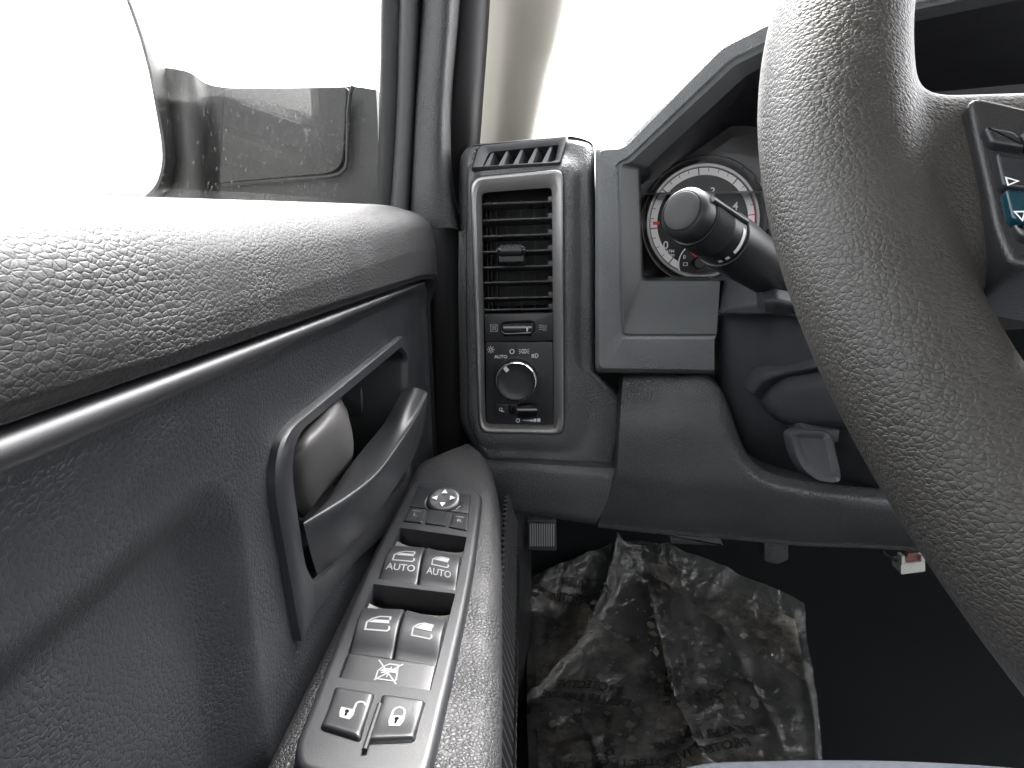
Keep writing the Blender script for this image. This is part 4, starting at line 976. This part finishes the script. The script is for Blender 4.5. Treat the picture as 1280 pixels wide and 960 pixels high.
# control bezel and keys on the left spoke
def wpoly(P, z): return [wp(x, y, z) for x, y in P]
def wkey(P, z0, z1, bev, mat, name, parent, deco=None, r=.002):
    B = MB(); Q = rnd(wpoly(P, z0), r, 5); B.prism(Q, -wnv*(z1-z0), bev)
    if deco: deco(B)
    return B.build(name, mat, parent, ang=45)
def wpx(px, py, z=.012):     # photo pixel on the spoke face plane
    d = ray(px, py); n = -wnv; p0 = wc+n*z; t = np.dot(p0, n)/np.dot(d, n); q = d*t-wc; return (float(np.dot(q, wr)), float(np.dot(q, wu)))
bzp = [wpx(1208, 118), wpx(1300, 140), wpx(1420, 150), wpx(1420, 360), wpx(1290, 338), wpx(1262, 330), wpx(1244, 290), wpx(1232, 230), wpx(1218, 170)]
spb = wkey(bzp, -.004, .0125, .0015, M['wheel_trim'], 'control_bezel', whl, None, .004)
def tri(c, up):
    def f(B):
        s = .0009; P = [(-s, -s), (s*1.2, 0 if up else -s), (-s, s)] if up else [(-s, s), (s, s), (0, -s*1.2)]
        x, y = wpx(*c, z=.0146); B.stroke(P, .0003, lambda u, v, h: wp(x+u, y+v, .0150+h), 1, closed=True)
    return f
wkey([wpx(1222, 168), wpx(1262, 176), wpx(1275, 196), wpx(1232, 189)], .010, .0146, .0008, M['button'], 'control_key', spb, None, .001)
wkey([wpx(1266, 176), wpx(1330, 182), wpx(1330, 204), wpx(1279, 197)], .010, .0146, .0008, M['button'], 'control_key', spb, None, .001)
wkey([wpx(1236, 202), wpx(1330, 218), wpx(1330, 256), wpx(1245, 243)], .010, .0148, .0008, [M['button'], M['ink']], 'control_key', spb, tri((1263, 229), True), .001)
wkey([wpx(1247, 246), wpx(1330, 258), wpx(1330, 310), wpx(1256, 284)], .010, .0148, .0008, [M['blue'], M['ink']], 'control_key', spb, tri((1274, 272), False), .001)
wkey([wpx(1257, 288), wpx(1330, 312), wpx(1330, 326), wpx(1268, 304)], .010, .0146, .0008, M['trim_edge'], 'control_key', spb, None, .001)
# hub and airbag cover (mostly out of frame to the right)
B = MB(); hubp = [wp(x, y, .010) for x, y in [(-.085, .045), (-.05, .062), (.05, .062), (.085, .045), (.088, -.03), (.05, -.075), (-.05, -.075), (-.088, -.03)]]
B.prism(rnd(hubp, .02, 6), -wnv*.03, .012, steps=5); B.build('airbag_cover', M['wheel_trim'], whl, ang=60)
B = MB(); B.loft([[wp(r_*math.cos(a), r_*math.sin(a)-.01, z) for a in np.linspace(0, 2*math.pi, 32, endpoint=False)] for r_, z in ((.05, -.12), (.055, -.05), (.075, .012))], cap0=True); B.build('hub', M['trim'], whl)

# ================================================================== FOOTWELL
ped = thing('parking_brake_pedal', (0, .86, -.4), 'small ribbed rubber pedal pad high in the left of the footwell', 'pedal')
B = MB(); q = rnd([aY(p[0], p[1], .84) for p in ((658, 650), (695, 650), (696, 689), (659, 688))], .003, 4); B.prism([p+np.array([0, .01, 0]) for p in q], (0, -.01, 0), .002)
B.build('pad', M['pedal'], ped)
for i in range(11):
    x = 663+i*2.9; a, c = aY(x, 655, .829), aY(x+.3, 682, .829); B = MB(); B.box((a+c)/2, (.0008, .0025, (a-c)[2]/2), bev=.0004); B.build('rib', M['pedal_rib'], ped)
B = MB(); B.tube([aY(676, 655, .846), aY(676, 600, .90), aY(676, 560, 1.0)], .006, 10); B.build('arm', M['matte'], ped)
bp_ = thing('brake_pedal', (.22, 1.0, -.45), 'dark brake pedal arm hidden deep in the footwell shadow', 'pedal')
B = MB(); B.tube([aY(1005, 600, 1.15), aY(985, 700, 1.10), aY(960, 760, 1.05)], .010, 10); B.build('arm', M['matte'], bp_)
B = MB(); q = rnd([aY(p[0], p[1], 1.04) for p in ((935, 755), (1000, 757), (998, 795), (938, 793))], .004, 4); B.prism([p+np.array([0, .012, 0]) for p in q], (0, -.012, 0), .003); B.build('pad', M['matte'], bp_)

# white plug hanging under the dash
plug = thing('wire_connector', tuple(aY(1135, 702, .72)), 'small white plastic plug with a brown insert hanging under the right of the dashboard', 'connector')
c = aY(1136, 702, .72); th_ = math.radians(-8); Rz = np.array([[math.cos(th_), 0, math.sin(th_)], [0, 1, 0], [-math.sin(th_), 0, math.cos(th_)]])
B = MB(); B.box(c+np.array([0, 0, -.003]), (.0125, .010, .0062), rot=Rz, bev=.0015); B.box(c+np.array([-.0105, -.004, .005]), (.0018, .005, .006), rot=Rz, bev=.0006); B.box(c+np.array([.010, -.004, .005]), (.0018, .005, .006), rot=Rz, bev=.0006); B.build('housing', M['white_plastic'], plug)
B = MB(); B.loft([[c+np.array(p) for p in ((-.008, -.006, .001), (.008, -.006, .001), (.008, .004, .001), (-.008, .004, .001))], [c+np.array(p) for p in ((-.003, -.003, .011), (.007, -.003, .012), (.007, .003, .012), (-.003, .003, .011))]], cap0=True); B.build('insert', M['brown'], plug)
B = MB(); B.tube([c+np.array([-.012, .0, .0]), c+np.array([-.026, .004, .008]), c+np.array([-.03, .02, .03])], .0018, 8); B.build('wire', M['matte'], plug)

# seat edge at the bottom of the frame
seat = thing('driver_seat', (.3, .05, -.45), 'pale blue grey cloth edge of the driver seat cushion along the bottom of the picture', 'seat')
M['cloth'] = surf('seat_cloth', (.09, .10, .115), .9, None, fine=1, fs=2200, spec=.2)
q0, q1, q2, q3 = aY(830, 962, .31), aY(960, 952, .318), aY(1120, 952, .318), aY(1300, 960, .31)
edge = cr([aY(790, 985, .29), aY(870, 957, .312), aY(960, 951.5, .318), aY(1060, 950.5, .320), aY(1160, 953, .318), aY(1290, 962, .312), aY(1500, 985, .29)], 8)
B = MB(); rows = [[p+np.array([0, -.02, -.12]) for p in edge], [p+np.array([0, .002, -.03]) for p in edge], [p+np.array([0, .001, -.008]) for p in edge], list(edge), [p+np.array([0, -.006, .003]) for p in edge], [p+np.array([0, -.03, .002]) for p in edge], [p+np.array([0, -.15, -.02]) for p in edge], [p+np.array([0, -.45, -.02]) for p in edge]]
B.grid(rows); B.build('cushion', M['cloth'], seat, ang=80)

# protective film over the floor mat ---------------------------------------
def floor_hit(px, py):
    d = ray(px, py); lo_, hi_ = .0, 3.0/d[1]
    for _ in range(40):
        m_ = (lo_+hi_)/2; p = d*m_
        if p[2] > floor_pt(p[0], p[1]): lo_ = m_
        else: hi_ = m_
    return d*lo_
fo = [(662, 746), (676, 727), (740, 706), (797, 692), (832, 699), (868, 713), (940, 745), (1000, 772), (1012, 830), (1020, 870), (1020, 960), (1020, 1060), (675, 1060), (668, 960), (661, 840)]
B = MB()
def filmpt(u, v):
    """u across 0..1, v 0 = far edge 1 = near edge"""
    topx = [662, 700, 740, 797, 832, 868, 935, 1000]; topy = [742, 722, 706, 692, 698, 712, 742, 771]
    tx = np.interp(u, np.linspace(0, 1, 8), topx); ty = np.interp(u, np.linspace(0, 1, 8), topy)
    bx = 668+(1022-668)*u; by = 1075
    e = v; px = tx+(bx-tx)*e-(6*math.sin(math.pi*v) if u < .02 else 0)+12*math.sin(math.pi*v)*u; py = ty+(by-ty)*e
    return floor_hit(px, py)
rng = np.random.RandomState(7)
creases = [((.36, .0), (.33, .10), .030, .012), ((.33, .10), (.24, .25), .030, .012), ((.24, .25), (.02, .40), .018, .010), ((.46, .16), (.50, .46), .018, .008), ((.50, .46), (.60, .70), .022, .010), ((.60, .70), (.72, .72), .012, .01), ((.36, .02), (.62, .08), .02, .012), ((.02, .05), (.12, .12), .014, .01), ((.62, .70), (.95, .66), .008, .012), ((.15, .45), (.3, .80), .008, .012), ((.75, .2), (.88, .6), .007, .012), ((.97, .2), (.99, .9), .010, .008)]
def sd(p, a, b_):
    p, a, b_ = map(np.array, (p, a, b_)); t = np.clip(np.dot(p-a, b_-a)/np.dot(b_-a, b_-a), 0, 1); return np.linalg.norm(p-a-(b_-a)*t)
from mathutils import noise as mn
G = []
for v in np.linspace(0, 1, 150):
    row = []
    for u in np.linspace(0, 1, 130):
        p = filmpt(u, v); hgt = .008
        for a, b_, hh, w_ in creases:
            hgt += hh*math.exp(-abs(sd((u, v), a, b_))/w_)
        hgt += .010*abs(mn.noise(Vector((u*6, v*7, 3))))+.005*abs(mn.noise(Vector((u*17, v*19, 5))))+.0015*mn.noise(Vector((u*50, v*50, 5)))
        hgt += .02*float(ss(.12, 0, v))
        row.append(p+np.array([0, -.4*hgt, hgt]))
    G.append(row)
FILM = G
def film_mat():
    m = bpy.data.materials.new('clear_film'); m.use_nodes = True; t = m.node_tree; t.nodes.clear()
    o = N(t, 'ShaderNodeOutputMaterial'); tr = N(t, 'ShaderNodeBsdfTransparent'); tr.inputs[0].default_value = (.9, .91, .91, 1)
    gl = N(t, 'ShaderNodeBsdfGlossy'); gl.inputs['Roughness'].default_value = .10
    fr = N(t, 'ShaderNodeFresnel'); fr.inputs[0].default_value = 2.0
    tc = N(t, 'ShaderNodeTexCoord'); n = N(t, 'ShaderNodeTexNoise'); n.inputs['Scale'].default_value = 30; n.inputs['Detail'].default_value = 6; n.inputs['Distortion'].default_value = 1.5
    t.links.new(tc.outputs['Object'], n.inputs['Vector']); bp = N(t, 'ShaderNodeBump'); bp.inputs['Distance'].default_value = .012; bp.inputs['Strength'].default_value = .8
    t.links.new(n.outputs['Fac'], bp.inputs['Height']); t.links.new(bp.outputs[0], gl.inputs['Normal']); t.links.new(bp.outputs[0], fr.inputs['Normal'])
    m1 = N(t, 'ShaderNodeMixShader'); t.links.new(fr.outputs[0], m1.inputs[0]); t.links.new(tr.outputs[0], m1.inputs[1]); t.links.new(gl.outputs[0], m1.inputs[2])
    df = N(t, 'ShaderNodeBsdfDiffuse'); df.inputs[0].default_value = (.75, .75, .73, 1)
    n2 = N(t, 'ShaderNodeTexNoise'); n2.inputs['Scale'].default_value = 9; n2.inputs['Detail'].default_value = 8; n2.inputs['Roughness'].default_value = .7; t.links.new(tc.outputs['Object'], n2.inputs['Vector'])
    mr = N(t, 'ShaderNodeMapRange'); mr.inputs[1].default_value = .35; mr.inputs[2].default_value = .8; mr.inputs[3].default_value = .01; mr.inputs[4].default_value = .17; t.links.new(n2.outputs['Fac'], mr.inputs[0])
    m2 = N(t, 'ShaderNodeMixShader'); t.links.new(mr.outputs[0], m2.inputs[0]); t.links.new(m1.outputs[0], m2.inputs[1]); t.links.new(df.outputs[0], m2.inputs[2]); t.links.new(m2.outputs[0], o.inputs[0]); return m
M['film'] = film_mat()
fl = tuple(np.mean([G[75][65]], 0)+np.array([0, 0, -.01]))
film = thing('protective_film', fl, 'crumpled clear plastic protective film printed with black lettering lying over the muddy floor', 'plastic film')
B.grid(G); B.build('sheet', M['film'], film, ang=180)
# printing: mirrored lettering, repeated at angles
B = MB(); GA = np.array(G)
def ff(u0, v0, ang_, mir_=-1):
    ca, sa = math.cos(math.radians(ang_)), math.sin(math.radians(ang_))
    def f(x, y, h_):
        x *= mir_; a = u0+(x*ca-y*sa)/.40; c_v = v0-(x*sa+y*ca)/.52
        iu, iv = min(max(a, 0), .999)*129, min(max(c_v, 0), .999)*149; i0, j0 = int(iu), int(iv); fu, fv = iu-i0, iv-j0
        p = (GA[j0][i0]*(1-fu)+GA[j0][i0+1]*fu)*(1-fv)+(GA[j0+1][i0]*(1-fu)+GA[j0+1][i0+1]*fu)*fv
        return p+np.array([0, -.0004, .0012])
    return f
def block(u, v, ang_, lines, size=.022, mir_=-1):
    f = ff(u, v, ang_, mir_); B = MB()
    for i, l in enumerate(lines): B.text(l, size, f, 0, at=(0, -i*size*1.15))
    B.build('lettering', M['black_ink'], film, recalc=False, smooth=False)
block(.30, .735, 178, ['REMOVE', 'PROTECTIVE COVER'], .020, 1); block(.62, .60, 20, ['DEALER REMOVE', 'PROTECTIVE'], .021, -1)
block(.22, .075, -20, ['DEALER', 'PROTECTIVE'], .018, -1); block(.22, .42, -20, ['PROTECTIVE', 'DEALER REMOVE'], .018, -1)
block(.44, .80, 170, ['COVER', 'DEALER'], .02, 1); block(.80, .78, 15, ['DEALER REMOVE', 'PROTECTIVE COVER'], .018, -1); block(.10, .72, 95, ['COVER'], .02, -1); block(.50, .45, 80, ['REMOVE'], .018, -1)
block(.24, .70, 95, ['DEALER', 'PROTECTIVE'], .018, -1)
# floor mat with dried mud
def mud_mat():
    m, t, b_ = nt('muddy_mat'); tc = N(t, 'ShaderNodeTexCoord'); n = N(t, 'ShaderNodeTexNoise'); n.inputs['Scale'].default_value = 16; n.inputs['Detail'].default_value = 12; n.inputs['Roughness'].default_value = .72
    t.links.new(tc.outputs['Object'], n.inputs['Vector']); cr_ = N(t, 'ShaderNodeValToRGB'); e = cr_.color_ramp.elements; e[0].position = .42; e[0].color = (.014, .015, .016, 1); e[1].position = .64; e[1].color = (.5, .43, .34, 1)
    q = cr_.color_ramp.elements.new(.50); q.color = (.17, .14, .11, 1); t.links.new(n.outputs['Fac'], cr_.inputs[0]); t.links.new(cr_.outputs[0], b_.inputs['Base Color']); b_.inputs['Roughness'].default_value = .8
    bp = N(t, 'ShaderNodeBump'); bp.inputs['Distance'].default_value = .004; t.links.new(n.outputs['Fac'], bp.inputs['Height']); t.links.new(bp.outputs[0], b_.inputs['Normal']); return m
M['mud'] = mud_mat()
B = MB(); B.grid([[G[j][i]*1.0+np.array([0, 0, 0]) for i in range(0, 130, 3)] for j in range(0, 150, 3)])
Bm = MB(); gm = [[filmpt(.02+.96*u, .03+.95*v)+np.array([0, -.002, .004]) for u in np.linspace(0, 1, 40)] for v in np.linspace(0, 1, 50)]
Bm.grid(gm); fm = Bm.build('floor_mat', M['mud'], None, ang=80); tag(fm, 'black rubber floor mat caked with dried brown mud beneath the clear film', 'floor mat')
# crumbs of mud and leaf under the film
M['crumb'] = surf('leaf_crumb', (.55, .46, .35), .8, None, fine=.6, var=.6)
B = MB()
spots = [(.25, .2), (.3, .3), (.2, .12), (.55, .3), (.72, .36), (.68, .42), (.75, .3), (.8, .44), (.4, .5), (.12, .5), (.3, .62), (.5, .22), (.85, .2), (.6, .5)]
for i in range(260):
    s0 = spots[rng.randint(len(spots))]; u, v = s0[0]+rng.normal()*.07, s0[1]+rng.normal()*.06
    if not (.03 < u < .95 and .06 < v < .95): continue
    p = filmpt(u, v)+np.array([0, -.004, .0065]); r_ = min(.006, abs(rng.normal())**2*.0022+.0008); n_ = rng.randint(5, 8); a0 = rng.rand()*6
    pts = [p+np.array([r_*(.5+rng.rand())*math.cos(a0+k_*2*math.pi/n_), r_*(.5+rng.rand())*math.sin(a0+k_*2*math.pi/n_), rng.normal()*.0006]) for k_ in range(n_)]
    B.loft([pts, [q+np.array([0, 0, .0012]) for q in pts]], cap0=True)
tag(B.build('debris', M['crumb'], None), 'scattered crumbs of dried mud and leaf under the film', 'debris', kind='stuff')
